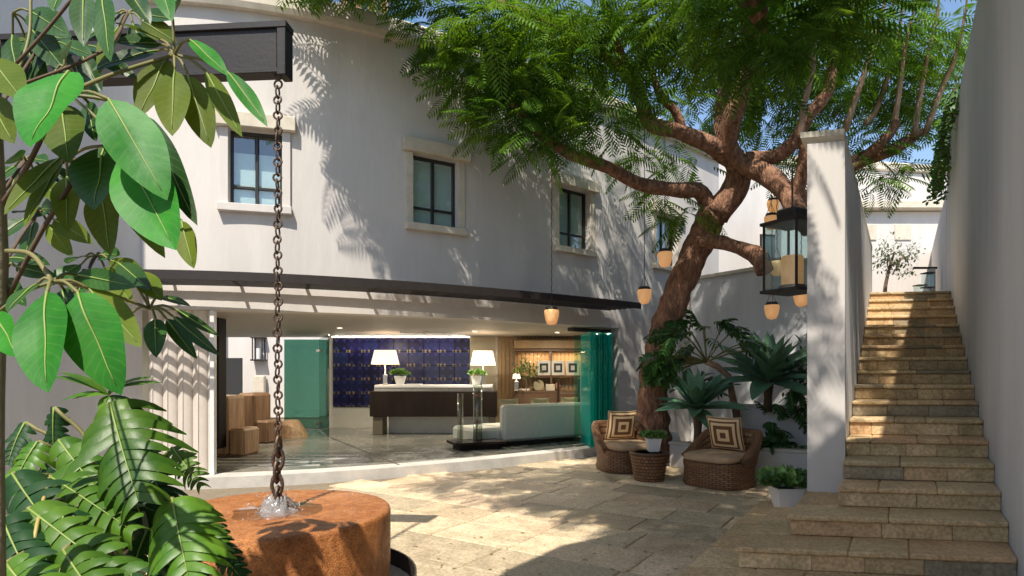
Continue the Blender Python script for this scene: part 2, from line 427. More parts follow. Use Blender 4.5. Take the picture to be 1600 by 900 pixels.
# slatted canopy over the lobby opening
can = MB(); s0c, s1c = s_of(236), s_of(948)
SLAT = mat('canopy_slat', (0.014, 0.010, 0.009), (0.024, 0.017, 0.014), 14, 0.6, 0.1, 40)
pth = path(s0c, s1c, 48)
canopy = can.sweep(path(.1 - .82 * .42, s1c, 52), [(.79, 2.675), (.82, 2.675), (.82, 2.785), (.79, 2.785)]).build('canopy', SLAT, bld)
for k in range(6):
    o = 0.06 + k * .122
    MB().sweep(path(.1 - o * .42, s1c, 52), [(o, 2.70), (o + .052, 2.70), (o + .052, 2.735), (o, 2.735)]).build('slat', SLAT, canopy)
for k in range(9):
    p, n, t = C(s0c + (s1c - s0c) * (k + .35) / 9)
    MB().obox(p + n * .39 + Z3 * 2.756, n * .39, t * .018, Z3 * .016).build('bracket', SLAT, canopy)
# upper floor back wall, roofs
rf = MB()
fr = path(0, SMAX, 40)
rf.add([p + Z3 * 6.3 - n * .2 for p, n in fr] + [Vector((p.x - .3, p.y + 2.6, 6.3)) for p, n in fr], [(i, i + 1, i + 42, i + 41) for i in range(40)])
rf.build('roof', mat('flat_roof', (0.4, 0.38, 0.36), None, 3, .9), bld)
bw = MB()
bk = [Vector((p.x - .3, p.y + 2.6, 0)) for p, n in fr]
bw.add([q + Z3 * 2.6 for q in bk] + [q + Z3 * 6.5 for q in bk], [(i, i + 1, i + 42, i + 41) for i in range(40)])
bw.build('rear_wall', WALL, bld)
# lobby shell
ZF, ZC, YB = 0.14, 2.41, 15.1
FLOOR = mat('polished_concrete', (0.155, 0.15, 0.125), (0.24, 0.235, 0.20), 1.6, 0.16, 0.05, 30, spec=0.6, r2=0.32)
SLABM = mat('pale_concrete_edge', (0.55, 0.52, 0.47), (0.42, 0.40, 0.36), 4, 0.8, 0.3, 40)
fe = path(0, s_of(985), 40)
ed = [Vector((p.x, p.y, 0)) + n * .14 for p, n in fe]
fl = MB(); fl.add([q + Z3 * ZF - n * 0.02 for q, (p, n) in zip(ed, fe)] + [Vector((q.x, 15.4, ZF)) for q in ed], [(i, i + 1, i + 42, i + 41) for i in range(40)])
fl.add([ed[0] + Z3 * ZF, Vector((ed[0].x, 15.4, ZF)), Vector((-8, 15.4, ZF)), Vector((-8, 8.2, ZF))], [(0, 1, 2, 3)])
struct('lobby_floor', fl, FLOOR)
st = MB(); st.sweep([(q, n) for q, (p, n) in zip(ed, fe)], [(0, -.05), (0, ZF - .006), (-.006, ZF + .004), (-.30, ZF + .004), (-.30, -.05)])
struct('lobby_step', st, SLABM)
CEIL = mat('lobby_ceiling', (0.46, 0.42, 0.37), (0.42, 0.385, 0.34), 2, 0.55)
cl = MB(); cl.add([p + Z3 * ZC - n * .30 for p, n in path(0, SMAX, 40)] + [Vector((p.x if i else p.x, 15.4, ZC)) for i, (p, n) in enumerate(path(0, SMAX, 40))], [(i, i + 1, i + 42, i + 41) for i in range(40)])
cl.add([Vector((-5.1, 8.0, ZC)), Vector((-5.1, 15.4, ZC)), Vector((-8, 15.4, ZC)), Vector((-8, 8.0, ZC))], [(0, 1, 2, 3)])
struct('lobby_ceiling', cl, CEIL)
ro = MB(); rp0 = path(0, SMAX, 40)
for zz0 in (2.56, 2.68): ro.add([p + Z3 * zz0 - n * .34 for p, n in rp0] + [Vector((p.x, 15.5, zz0)) for p, n in rp0], [(i, i + 1, i + 42, i + 41) for i in range(40)])
ro.box((-6.65, 11.8, 2.62), (3.0, 7.4, .12)); ro.build('low_roof', MATS['flat_roof'], bld)
INW = mat('lobby_wall_white', (0.62, 0.60, 0.54), (0.56, 0.54, 0.48), 3, 0.8)
bwall = MB(); bwall.box(((-4.62 + 5.2) / 2, YB + .1, (ZC + .1) / 2), (9.82, .2, ZC + .1))
lb = struct('lobby_back_wall', bwall, INW)
lw = MB(); lw.box((-7.75, 11.7, 1.3), (.2, 7.4, 2.6)); lw.box((-6.5, 8.15, 1.3), (2.6, .2, 2.6)); struct('lobby_side_wall', lw, INW)
# ---------------------------------------------------------------- left wall
dl = Vector((-math.sin(R(15.2)), -math.cos(R(15.2)), 0)); nl = Vector((-dl.y, dl.x, 0))
a0 = Vector((-4.97, 8.2, 0)); 
m_ = MB(); cc = a0 + dl * 4.5 - Vector((math.cos(R(15.2)), -math.sin(R(15.2)), 0)) * .15; m_.obox(cc + Z3 * 4.0, dl * 4.5, Vector((math.cos(R(15.2)), -math.sin(R(15.2)), 0)) * .15, Z3 * 4.0, .02)
tag(m_.build('side_wall', GREYWALL), 'tall grey shaded wall behind the broad-leaved foreground plants', 'wall')
# ---------------------------------------------------------------- right wall
W0 = Vector((3.36, 4.04, 0))
def rwall(t): return W0 + UX * t
rw = MB()
def wallseg(t0, t1, z0, z1, mb, th=.3, b=.03):
    c = (rwall(t0) + rwall(t1)) / 2 + UP * th / 2
    mb.obox(c + Z3 * (z0 + z1) / 2, UX * (t1 - t0) / 2, UP * th / 2, Z3 * (z1 - z0) / 2, b)
wallseg(-9, 7.6, -.05, 5.4, rw, .34, .06)
rwo = rw.build('stair_wall', GREYWALL); tag(rwo, 'tall grey plaster wall rising beside the stone stairs', 'wall')
lo = MB(); wallseg(7.62, 15, 0, 4.7, lo, .3, .03)
tag(lo.build('upper_court_wall', WALL), 'lower white wall beyond the top of the stairs', 'wall')
# unseen slab added overhead: shaped to throw the shade in the lower right corner
pr = [(-1.5, .1), (-1.06, 1.22), (-.56, 1.92), (.12, 2.39), (1.0, 2.55), (1.7, 2.45), (2.6, 2.75), (.9, .05)]
zb_ = 5.42
poly = pr
pm = MB(); k = len(poly)
pm.add([(x, y, zb_) for x, y in poly] + [(x, y, zb_ + .18) for x, y in poly], [tuple(range(k)), tuple(range(k, 2 * k))[::-1]] + [(i, (i + 1) % k, (i + 1) % k + k, i + k) for i in range(k)])
tag(pm.build('shade_slab', WALL), 'added unseen white slab above the viewpoint, on the tall stair wall, blocking the sun', 'roof')
# ---------------------------------------------------------------- stairs
RS, RUN = 0.156, 0.41
VX = Vector((-1, 0.15, 0)).normalized()           # along a nose, to the left
stairs = empty('stairs', (3.0, 4.5, 0), kind='structure')
PA = Vector((2.686, 5.5, 0))                       # pillar front left corner
PILL_R = PA + Vector((.985, -.25, 0)).normalized() * .29
def hitline(p, d, q, e):
    det = d.x * -e.y + e.x * d.y
    r = q - p; return (r.x * -e.y + e.x * r.y) / det
RP = {1: W0 - UX * .40, 2: W0, 3: W0 + UX * .39, 4: W0 + UX * .78}
for k in range(5, 19): RP[k] = RP[4] + UX * RUN * (k - 4)
LE = {1: (Vector((1.14, 4.14, 0)), 2.69), 2: (Vector((1.60, 4.3, 0)), 1.5), 3: (Vector((2.08, 4.56, 0)), 1.1)}
core = MB()
def slab(c0, e1, e2, z0, z1, name, b=.006):
    """stone with one corner c0, edges e1 and e2 on plan"""
    ctr = c0 + e1 / 2 + e2 / 2
    o = MB().obox(Vector((0, 0, 0)), e1 / 2 * .995, e2 / 2 * .995, Z3 * (z1 - z0) / 2, b).build(name, STONE, stairs, world=False)
    o.location = Vector((ctr.x, ctr.y, (z0 + z1) / 2)) - wloc(stairs)
    return o
def split(L, lo, hi):
    out = []; x = 0
    while x < L - 1e-3:
        d = random.uniform(lo, hi)
        if L - x - d < lo * .7: d = L - x
        out.append((x, min(d, L - x))); x += d
    return out
for k in range(1, 19):
    A = RP[k]
    if k <= 3:
        left, back = LE[k]
        s = hitline(A, VX, left, UX)
    else:
        s = hitline(A, VX, PILL_R, UX) - .004
    back = UX * (LE[k][1] + (.3 if k == 1 else 0)) if k <= 3 else UX * (RUN + .25)
    if k == 4: back = UX * .9
    L_ = s; z = RS * k
    zlow = z - RS
    # core
    q = [A, A + VX * L_, A + VX * L_ + back, A + back]; ins = .03
    q = [A + UX * ins, A + VX * (L_ - (ins if k <= 5 else 0)) + UX * ins, A + VX * (L_ - (ins if k <= 5 else 0)) + back - UX * (ins if k <= 3 else 0), A + back]
    core.add([p + Z3 * (-.05) for p in q] + [p + Z3 * (z - .045) for p in q], [(3, 2, 1, 0), (4, 5, 6, 7), (0, 1, 5, 4), (1, 2, 6, 5), (2, 3, 7, 6), (3, 0, 4, 7)])
    lo_, hi_ = (.32, .62) if k <= 5 else (.2, .5)
    for (x, d) in split(L_, lo_, hi_):
        slab(A + VX * x + UX * .008, VX * d, UX * .04, zlow + .002, z - .042, 'riser_stone')
    tr = RUN + .03 if k > 4 else (.42 if k > 1 else .45)
    depth = back.length
    rows = [(0, tr)]
    if k <= 3:
        rows = [(x, d) for x, d in split(depth, .40, .55)]
    for (y, dd) in rows:
        for (x, d) in split(L_, lo_ * 1.2, hi_ * 1.3):
            slab(A + VX * x + UX * (y if y else -.022), VX * (d + (.022 if k <= 3 and x + d > L_ - .01 else 0)), UX * (dd if y else dd + .022), z - .04, z + random.uniform(-.002, .002), 'tread_slab', .010)
    if k in (4, 5):
        slab(A + VX * L_ + UX * .05, UX * (.62 if k == 4 else .22), -VX * .04, zlow + .002, z - .042, 'riser_stone')
    if k <= 3:
        for (x, d) in split(depth - .05, .35, .7):
            slab(A + VX * L_ + UX * (x + .05), UX * d, -VX * .04, zlow + .002, z - .042, 'riser_stone')
        for (x, d) in split(L_, .3, .7):
            if k < 3: slab(A + VX * x + back - UX * .045, VX * d, UX * .04, zlow + .002, z - .042, 'riser_stone')
core.build('step_core', MORTAR, stairs)
ld = MB(); A = RP[18] + UX * .44; sL = hitline(A, VX, PILL_R, UX) - .01
ld.obox(A + VX * sL / 2 + UX * 4.0 + Z3 * (RS * 18 - .1), VX * sL / 2, UX * 4.0, Z3 * .098)

ZLAND = RS * 18
struct('upper_landing', ld, STONE)
# pillar and wall left of the stairs
PT = 3.60
pdir = (PILL_R - PA).normalized(); Lw = 6.0
pw_ = MB(); e1 = PILL_R - PA
vv = [PA, PILL_R, PILL_R + UX * Lw, PA + UX * Lw]
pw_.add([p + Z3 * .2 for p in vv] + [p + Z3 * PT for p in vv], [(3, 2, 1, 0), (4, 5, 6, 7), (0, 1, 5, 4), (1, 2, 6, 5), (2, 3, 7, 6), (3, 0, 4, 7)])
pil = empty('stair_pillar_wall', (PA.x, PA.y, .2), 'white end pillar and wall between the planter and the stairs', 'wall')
pwm = pw_.build('wall', GREYWALL, pil)  # separate grey finish on the long wall stands in for its shade
MB().add([p + Z3 * zz_ for zz_ in (.2, PT) for p in (PA - UX * .02 - pdir * .012, PILL_R - UX * .02 + pdir * .006, PILL_R + UX * .10 + pdir * .006, PA + UX * .5 - pdir * .012)], [(3, 2, 1, 0), (4, 5, 6, 7), (0, 1, 5, 4), (1, 2, 6, 5), (2, 3, 7, 6), (3, 0, 4, 7)]).build('end_pillar', WALL, pil)
cp = MB(); o1 = -pdir * .05; 
vv = [PA - pdir * .065 - UX * .05, PILL_R + pdir * .004 - UX * .05, PILL_R + pdir * .004 + UX * (Lw + .02), PA - pdir * .065 + UX * (Lw + .02)]
cp.add([p + Z3 * PT for p in [PA - pdir * .01, PILL_R, PILL_R + UX * Lw, PA + UX * Lw - pdir * .01]] + [p + Z3 * (PT + .05) for p in vv] + [p + Z3 * (PT + .10) for p in vv],
       [(0, 1, 5, 4), (1, 2, 6, 5), (2, 3, 7, 6), (3, 0, 4, 7), (4, 5, 9, 8), (5, 6, 10, 9), (6, 7, 11, 10), (7, 4, 8, 11), (8, 9, 10, 11), (3, 2, 1, 0)])
cp.build('coping', CREAM, pil)
# garden back wall and the sunlit house behind it
gA = C(s_of(1078))[0] + C(s_of(1078))[1] * .02; gB = PA + UX * 5.9
gw = MB(); gd = (gB - gA).normalized(); gn = Vector((gd.y, -gd.x, 0))
gw.obox((gA + gB) / 2 - gn * .12 + Z3 * 1.75, (gB - gA) / 2, gn * .12, Z3 * 1.80)
gwo = empty('garden_wall', (gA.x, gA.y, 0), 'grey garden wall behind the planter plants', 'wall'); gw.build('wall', GREYWALL, gwo)
MB().obox((gA + gB) / 2 - gn * .12 + Z3 * 3.59, (gB - gA) / 2, gn * .17, Z3 * .038, .01).build('coping', CREAM, gwo)
# ---------------------------------------------------------------- house behind the garden wall, house above the stairs, roof terrace
def window_in(parent, p, t, n, hw, hz, name='window'):
    wo = MB().obox(p - n * .04, t * hw, n * .04, Z3 * hz).build(name, FRAME, parent)
    MB().obox(p + n * .004, t * (hw - .06), n * .004, Z3 * (hz - .06)).build('pane', mat('far_glass', (0.10, 0.13, 0.15), (0.2, 0.24, 0.26), 3, 0.08), wo)
    return wo
def house(name, c, sx, sy, h, z0, label, rz=0, wins=(), cop=.25):
    r = empty(name, (c[0], c[1], z0), label, 'building')
    MB().box((c[0], c[1], z0 + h / 2), (sx, sy, h), .02, rz).build('wall', WALL, r)
    MB().box((c[0], c[1], z0 + h + cop / 2 + .002), (sx + .16, sy + .16, cop), .03, rz).build('coping', CREAM, r)
    t = Vector((math.cos(rz), math.sin(rz), 0)); n = Vector((t.y, -t.x, 0))
    for (dx, z, hw, hz) in wins:
        window_in(r, Vector((c[0], c[1], 0)) + t * dx + n * (sy / 2 + .012) + Z3 * z, t, n, hw, hz)
    return r
house('white_house', (9.2, 19.5, 0), 8.0, 4, 7.4, 0, 'sunlit white house wall seen past the trunk above the garden wall', R(10), wins=((-2.35, 5.0, .28, .4), (-1.0, 4.6, .35, .6)))
# above the stairs: back wall with two blind openings, lit parapet, small gable
TB = Vector((9.6, 16.0, 0))
ub = empty('upper_house', (TB.x, TB.y, ZLAND), 'pale house wall with two small blind openings above the stairs', 'building')
MB().box((TB.x, TB.y, ZLAND + 1.45), (5.2, .4, 2.9), .02).build('wall', WALL, ub)
MB().box((TB.x, TB.y - .08, ZLAND + 3.02), (5.3, .7, .22), .03).build('coping', CREAM, ub)
for dx in (-.35, .55): 
    MB().box((TB.x + dx, TB.y - .215, ZLAND + 2.35), (.42, .03, .40), .006).build('blind_opening', CREAM, ub)
MB().box((TB.x + .2, TB.y + 1.3, ZLAND + 3.2), (3.2, 1.2, 1.7), .02).build('upper_storey', WALL, ub)
# roof terrace posts
for i, px_ in enumerate((560, 585, 612, 634)):
    p, n, t = C(s_of(px_)); q = p - n * 1.1
    tag(MB().obox(q + Z3 * 7.5, t * .06, n * .06, Z3 * 1.25 , .01).build('terrace_post', mat('terrace_timber', (0.36, 0.20, 0.10), (0.28, 0.15, 0.08), 8, .6, streak=6)),
        'orange timber post on the roof behind the parapet, ' + ['leftmost', 'second from the left', 'third from the left', 'rightmost'][i] + ' of four', 'post', 'roof terrace posts')
p0, n0, t0 = C(s_of(600)); q = p0 - n0 * 1.16
tg = empty('terrace_screen', q + Z3 * 6.3, 'blue glazed screen between timber posts on the roof', 'screen')
for k in range(3): MB().obox(q + t0 * (k * .42 - .05) - n0 * .25 + Z3 * 7.4, t0 * .19, n0 * .012, Z3 * 1.1).build('pane', mat('blue_glazing', (0.10, 0.22, 0.38), (0.16, 0.32, 0.5), 2, .12), tg)

# ---------------------------------------------------------------- spout beam and rain chain, fountain
FY = 4.07; FC = Vector((-1.568, FY, 0)); FR = 0.74; FT = 0.62
bm0 = at(453, 80, 4.07); bm1 = at(100, 95, 4.2)
bd = (bm1 - bm0); bd.z = 0; L = bd.length; bd.normalize(); bn_ = Vector((-bd.y, bd.x, 0))
if bn_.y > 0: bn_ = -bn_
ctr = bm0 + bd * (L / 2 + .5); ctr.z = bm0.z
sp = empty('spout_beam', (ctr.x, ctr.y, ctr.z - .2), 'dark box beam jutting from the shaded wall and carrying the chain', 'beam')
BEAM = mat('beam_dark', (0.008, 0.0065, 0.007), (0.014, 0.009, 0.009), 9, .6, .15, 40)
hl = L / 2 + .5
MB().obox(ctr + Z3 * .0, bd * (hl - .07), bn_ * .04, Z3 * .14, .006).build('web', BEAM, sp)
MB().obox(ctr + Z3 * .155, bd * hl, bn_ * .06, Z3 * .022, .004).build('top_flange', BEAM, sp)
MB().obox(ctr - Z3 * .147, bd * (hl - .06), bn_ * .055, Z3 * .016, .004).build('bottom_flange', BEAM, sp)
e_ = ctr - bd * (hl - .035)
MB().obox(e_ - Z3 * .025, bd * .03, bn_ * .058, Z3 * .155, .004).build('end_plate', BEAM, sp)
ch = empty('rain_chain', (FC.x, FC.y, FT), 'rusty iron rain chain of rings hanging from the beam to the fountain', 'chain')
def ring(r, tr, n=12, k=6, el=1.0):
    m = MB(); vs = []; fs = []
    for i in range(n):
        a = 2 * math.pi * i / n
        for j in range(k):
            b = 2 * math.pi * j / k
            vs.append(((r + tr * math.cos(b)) * math.cos(a), tr * math.sin(b), (r + tr * math.cos(b)) * math.sin(a) * el))
    for i in range(n):
        for j in range(k): fs.append((i * k + j, i * k + (j + 1) % k, ((i + 1) % n) * k + (j + 1) % k, ((i + 1) % n) * k + j))
    m.add(vs, fs); me = m.mesh('link', smooth=True); me.materials.append(IRON); return me
RG = ring(.026, .0075); LK = ring(.019, .006, el=2.0)
ztop = bm0.z - .17; z = ztop; i = 0
MB().tube([Vector((FC.x, FC.y, ztop + .05)), Vector((FC.x - .02, FC.y, ztop + .01)), Vector((FC.x, FC.y, ztop - .03)), Vector((FC.x + .02, FC.y, ztop - .01))], .006, 6).build('hook', IRON, ch, True)
sp_ = .052
while z > FT + .52:
    z -= sp_
    big = i % 2 == 0
    o = inst('ring' if big else 'link', RG if big else LK, ch, (FC.x + random.uniform(-.004, .004), FC.y, z), (R(random.uniform(-6, 6)), 0, R(random.uniform(-14, 14)) if big else R(82 + random.uniform(-10, 10))))
    i += 1
SQ = ring(.033, .012, el=1.9)
while z > FT + .03:
    z -= .085
    inst('square_link', SQ, ch, (FC.x + random.uniform(-.006, .006), FC.y, z), (0, 0, R(20 if i % 2 else 85))); i += 1
fo = empty('drum_fountain', FC, 'low round terracotta coloured stone fountain drum with wet top', 'fountain')
def drum_mat():
    m = bpy.data.materials.new('rust_stone'); m.use_nodes = True; nt = m.node_tree; N = nt.nodes; L = nt.links; p = N['Principled BSDF']
    tc = N.new('ShaderNodeTexCoord')
    def nz(sc_, det, dist=0):
        n = N.new('ShaderNodeTexNoise'); n.inputs['Scale'].default_value = sc_; n.inputs['Detail'].default_value = det; n.inputs['Distortion'].default_value = dist; n.inputs['Roughness'].default_value = .65
        L.new(tc.outputs['Object'], n.inputs[0]); return n.outputs['Fac']
    big, mid_, fin = nz(2.6, 8, .6), nz(16, 6), nz(95, 4)
    def ramp(src, a, b, p0, p1):
        r = N.new('ShaderNodeValToRGB'); r.color_ramp.elements[0].position = p0; r.color_ramp.elements[1].position = p1; r.color_ramp.elements[0].color = (*a, 1); r.color_ramp.elements[1].color = (*b, 1); L.new(src, r.inputs[0]); return r.outputs[0]
    def mul(a, b):
        q = N.new('ShaderNodeMix'); q.data_type = 'RGBA'; q.blend_type = 'MULTIPLY'; q.inputs[0].default_value = 1; L.new(a, q.inputs[6]); L.new(b, q.inputs[7]); return q.outputs[2]
    c = mul(mul(ramp(big, (.29, .10, .026), (.48, .195, .06), .3, .7), ramp(mid_, (.62, .56, .5), (1.15, 1.15, 1.15), .3, .62)), ramp(fin, (.45, .4, .35), (1.2, 1.2, 1.2), .30, .55))
    L.new(c, p.inputs['Base Color']); rr = N.new('ShaderNodeMapRange'); rr.inputs[1].default_value = .35; rr.inputs[2].default_value = .65; rr.inputs[3].default_value = .62; rr.inputs[4].default_value = .34
    L.new(big, rr.inputs[0]); L.new(rr.outputs[0], p.inputs['Roughness']); p.inputs['Specular IOR Level'].default_value = .4
    ad = N.new('ShaderNodeMath'); ad.operation = 'ADD'; L.new(mid_, ad.inputs[0]); L.new(fin, ad.inputs[1])
    b = N.new('ShaderNodeBump'); b.inputs['Strength'].default_value = .8; b.inputs['Distance'].default_value = .012; L.new(ad.outputs[0], b.inputs['Height']); L.new(b.outputs[0], p.inputs['Normal'])
    return m
prof = []
for a in range(7): prof.append((FR - .0 - .045 + .045 * math.sin(a / 6 * math.pi / 2) if False else FR, 0))
pr_ = [(FR * .97, 0.0), (FR * .99, .1), (FR, .25), (FR, FT - .03), (FR - .004, FT - .014), (FR - .014, FT - .004), (FR - .03, FT), (FR * .75, FT + .004), (FR * .5, FT - .002), (FR * .25, FT - .012), (.05, FT - .016)]
MB().lathe(FC, pr_, 72, True, .008).build('drum', drum_mat(), fo, True)
rg = MB().lathe(FC, [(.92, .02), (.92, .17), (.908, .17), (.908, .02)], 64, False); rg.f += [((3 * 64 + j), (3 * 64 + (j + 1) % 64), (j + 1) % 64, j) for j in range(64)]
rg.build('steel_basin_ring', DARKMETAL, fo)
MB().lathe(FC, [(.905, .02), (.905, .05), (.7, .05)], 48, True).build('basin_bed', mat('basin_gravel', (0.55, 0.52, 0.47), (0.3, 0.28, 0.25), 40, .6, .9, 60), fo)
# water splash where the chain meets the drum
WATER = bpy.data.materials.new('splash_water'); WATER.use_nodes = True
_p = WATER.node_tree.nodes['Principled BSDF']; _p.inputs['Base Color'].default_value = (.93, .94, .95, 1); _p.inputs['Roughness'].default_value = .12
_p.inputs['Transmission Weight'].default_value = .8; _p.inputs['IOR'].default_value = 1.33
spl = empty('water_splash', (FC.x, FC.y, FT - .01), 'white water splashing round the foot of the chain', 'water')
m_ = MB(); 
P = []
for i in range(7):
    row = []
    for j in range(41):
        a = 2 * math.pi * j / 40; t = i / 6
        rr = .135 - .09 * t + .03 * noise.noise(Vector((math.cos(a) * 2.2, math.sin(a) * 2.2, t * 3)))
        hh = (.0 + .085 * t ** 1.4) * (1 + 1.6 * noise.noise(Vector((math.cos(a) * 3 + 9, math.sin(a) * 3, t * 2))))
        row.append(Vector((FC.x + math.cos(a) * rr, FC.y + math.sin(a) * rr, FT - .012 + max(hh, 0))))
    P.append(row)
m_.grid(P); m_.build('spray', WATER, spl, True)
m_ = MB()
for i in range(150):
    a = random.random() * 6.28; r = abs(random.gauss(0, .10)) + .02; h = max(.0, random.gauss(.10, .07)) * max(.1, 1 - r / .3)
    c = Vector((FC.x + math.cos(a) * r, FC.y + math.sin(a) * r, FT + h)); s = random.uniform(.002, .007)
    vs = [c + Vector(d) * s for d in ((1, 0, 0), (-1, 0, 0), (0, 1, 0), (0, -1, 0), (0, 0, 1.4), (0, 0, -1.4))]
    m_.add(vs, [(0, 2, 4), (2, 1, 4), (1, 3, 4), (3, 0, 4), (2, 0, 5), (1, 2, 5), (3, 1, 5), (0, 3, 5)])
d_ = m_.build('droplets', WATER, spl); d_['kind'] = 'stuff'
MB().lathe(Vector((FC.x, FC.y, 0)), [(.27, FT - .006), (.2, FT - .001), (.12, FT + .004), (.02, FT + .006)], 40, False, .25).build('pool', glass('water_film', (.95, .96, .97), .8, .03), spl, True)

# ---------------------------------------------------------------- curtain
cu = empty('curtain', C(s_of(228))[0] + Z3 * .16, 'pale pleated curtain hanging at the lobby opening beside the plants', 'curtain')
CURT = mat('curtain_cloth', (0.66, 0.60, 0.55), (0.62, 0.56, 0.51), 8, .9, transl=.12)
P = []; n_ = 150; sA, sB = s_of(226) , s_of(333)
for z in (ZF + .02, .8, 1.5, 2.1, ZL - .01):
    row = []
    for i in range(n_ + 1):
        s = sA + (sB - sA) * i / n_; p, n, t = C(max(s, 0.02)); ph = (s / .20) * 2 * math.pi
        off = .045 * math.sin(ph) + .012 * math.sin(2 * ph + 1); sh = .02 * math.sin(2 * ph)
        row.append(p + n * (-.07 + off * (1.05 - .12 * z)) + t * sh + Z3 * z)
    P.append(row)
MB().grid(P).build('cloth', CURT, cu, True)
p, n, t = C(s_of(331)); MB().obox(p - n * .06 + Z3 * 1.26, t * .028, n * .06, Z3 * 1.12, .004).build('edge_post', WHITE, cu)
# white doorstep ledge
p, n, t = C(s_of(330))
# ---------------------------------------------------------------- lobby
WOODD = mat('dark_wood', (0.012, 0.008, 0.006), (0.022, 0.014, 0.010), 5, .7, .1, 30, streak=5, spec=.2)
WOODM = mat('block_wood', (0.30, 0.165, 0.085), (0.56, 0.37, 0.21), 26, .6, .3, 30, streak=14)
WOODP = mat('slat_panel_wood', (0.26, 0.16, 0.07), (0.36, 0.23, 0.11), 6, .5, .1, 30, streak=7)
tag(MB().obox(at(342, 560, 9.9) * 1.0 + Vector((0, 0, -.33)), (.06, 0, 0), (0, .14, 0), (0, 0, 1.13), .01).build('jamb_post', WOODD), 'dark timber post between the curtain and the lobby opening', 'post')
def block_chair(x, y, rz, h, label):
    r = empty('block_chair', (x, y, ZF), label, 'chair', 'carved wooden block chairs', rz=rz)
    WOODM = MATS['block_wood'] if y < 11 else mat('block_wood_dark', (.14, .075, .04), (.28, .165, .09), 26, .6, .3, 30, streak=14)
    MB().box((-.2, 0, h / 2), (.40, .56, h), .05).build('back_block', WOODM, r, world=False)
    MB().box((.14, 0, h * .23), (.28, .50, h * .46), .04).build('seat_block', WOODM, r, world=False)
    return r
block_chair(-4.66, 10.3, R(-8), 1.0, 'wooden block chair nearest the curtain, its seat to the right')
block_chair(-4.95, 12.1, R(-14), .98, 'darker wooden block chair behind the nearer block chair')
tb = empty('block_table', (-4.75, 13.1, ZF), 'flared wooden block low table behind the block chairs', 'table')
MB().lathe((-4.75, 13.1, ZF), [(.36, 0), (.28, .16), (.18, .33), (.13, .36)], 20).build('body', WOODM, tb)
# floor track and matching strips
tr0, tr1 = gp(517, 684, ZF), gp(624, 727, ZF); tr0.z = tr1.z = 0
dd = (tr1 - tr0); 
tag(MB().obox((tr0 + tr1) / 2 + Z3 * (ZF + .002), dd / 2, Vector((-dd.y, dd.x, 0)).normalized() * .018, Z3 * .003).build('floor_track', DARKMETAL), 'dark diagonal sliding-door track set in the lobby floor', 'track')
for k in range(4):
    y_ = 712 + k * 5; a_, b_ = gp(338, y_, ZF), gp(560 - k * 20, y_, ZF)
    mid = (a_ + b_) / 2
    tag(MB().obox(Vector((mid.x, mid.y, ZF + .0045)), ((b_.x - a_.x) / 2, 0, 0), (0, .028, 0), (0, 0, .004)).build('threshold_strip', mat('pale_strip', (.55, .53, .48), None, 6, .4)),
        'pale floor strip at the lobby threshold, ' + ['farthest from the fountain', 'second farthest from the fountain', 'second nearest to the fountain', 'nearest to the fountain'][k], 'floor strip', 'threshold strips')
# blue tile panel
def tile_mat():
    m = bpy.data.materials.new('blue_glazed_tile'); m.use_nodes = True; nt = m.node_tree; N = nt.nodes; L = nt.links; p = N['Principled BSDF']
    tc = N.new('ShaderNodeTexCoord'); oi = N.new('ShaderNodeObjectInfo')
    sep = N.new('ShaderNodeSeparateXYZ'); L.new(tc.outputs['Object'], sep.inputs[0])
    def math_(op, a, b=None):
        q = N.new('ShaderNodeMath'); q.operation = op
        for i, v in enumerate((a, b)):
            if v is None: continue
            if isinstance(v, (int, float)): q.inputs[i].default_value = v
            else: L.new(v, q.inputs[i])
        return q.outputs[0]
    def cell(sc_, lo):
        fx = math_('ABSOLUTE', math_('SUBTRACT', math_('FRACT', math_('ADD', math_('MULTIPLY', sep.outputs[0], sc_), 40.0)), .5))
        fz = math_('ABSOLUTE', math_('SUBTRACT', math_('FRACT', math_('ADD', math_('MULTIPLY', sep.outputs[2], sc_), 40.0)), .5))
        return math_('LESS_THAN', math_('MAXIMUM', fx, fz), lo), math_('LESS_THAN', math_('ADD', fx, fz), lo)
    sq, dm = cell(10.0, .24)
    sq2, dm2 = cell(5.0, .26)
    rowb = math_('GREATER_THAN', math_('FRACT', math_('ADD', math_('MULTIPLY', sep.outputs[2], 2.5), 40.25)), .62)
    colb = math_('GREATER_THAN', math_('FRACT', math_('ADD', math_('MULTIPLY', sep.outputs[0], 2.5), 40.0)), .35)
    wnz = N.new('ShaderNodeTexWhiteNoise'); fl_ = N.new('ShaderNodeVectorMath'); fl_.operation = 'FLOOR'; s10 = N.new('ShaderNodeVectorMath'); s10.operation = 'SCALE'; s10.inputs['Scale'].default_value = 10.0
    gm = N.new('ShaderNodeNewGeometry'); L.new(gm.outputs['Position'], s10.inputs[0]); L.new(s10.outputs[0], fl_.inputs[0]); L.new(fl_.outputs[0], wnz.inputs[0])
    gold = math_('MULTIPLY', math_('MULTIPLY', math_('MULTIPLY', sq, rowb), colb), math_('POWER', wnz.outputs[0], .6))
    base = N.new('ShaderNodeValToRGB'); e = base.color_ramp.elements
    e[0].color = (.008, .007, .024, 1); e[1].color = (.014, .020, .075, 1); q = e.new(.5); q.color = (.014, .012, .055, 1)
    L.new(oi.outputs['Random'], base.inputs[0])
    a = N.new('ShaderNodeMix'); a.data_type = 'RGBA'; L.new(dm2, a.inputs[0]); L.new(base.outputs[0], a.inputs[6]); a.inputs[7].default_value = (.024, .024, .11, 1)
    b = N.new('ShaderNodeMix'); b.data_type = 'RGBA'; L.new(gold, b.inputs[0]); L.new(a.outputs[2], b.inputs[6]); b.inputs[7].default_value = (.26, .19, .10, 1)
    L.new(b.outputs[2], p.inputs['Base Color']); p.inputs['Roughness'].default_value = .22
    return m
TILE = tile_mat()
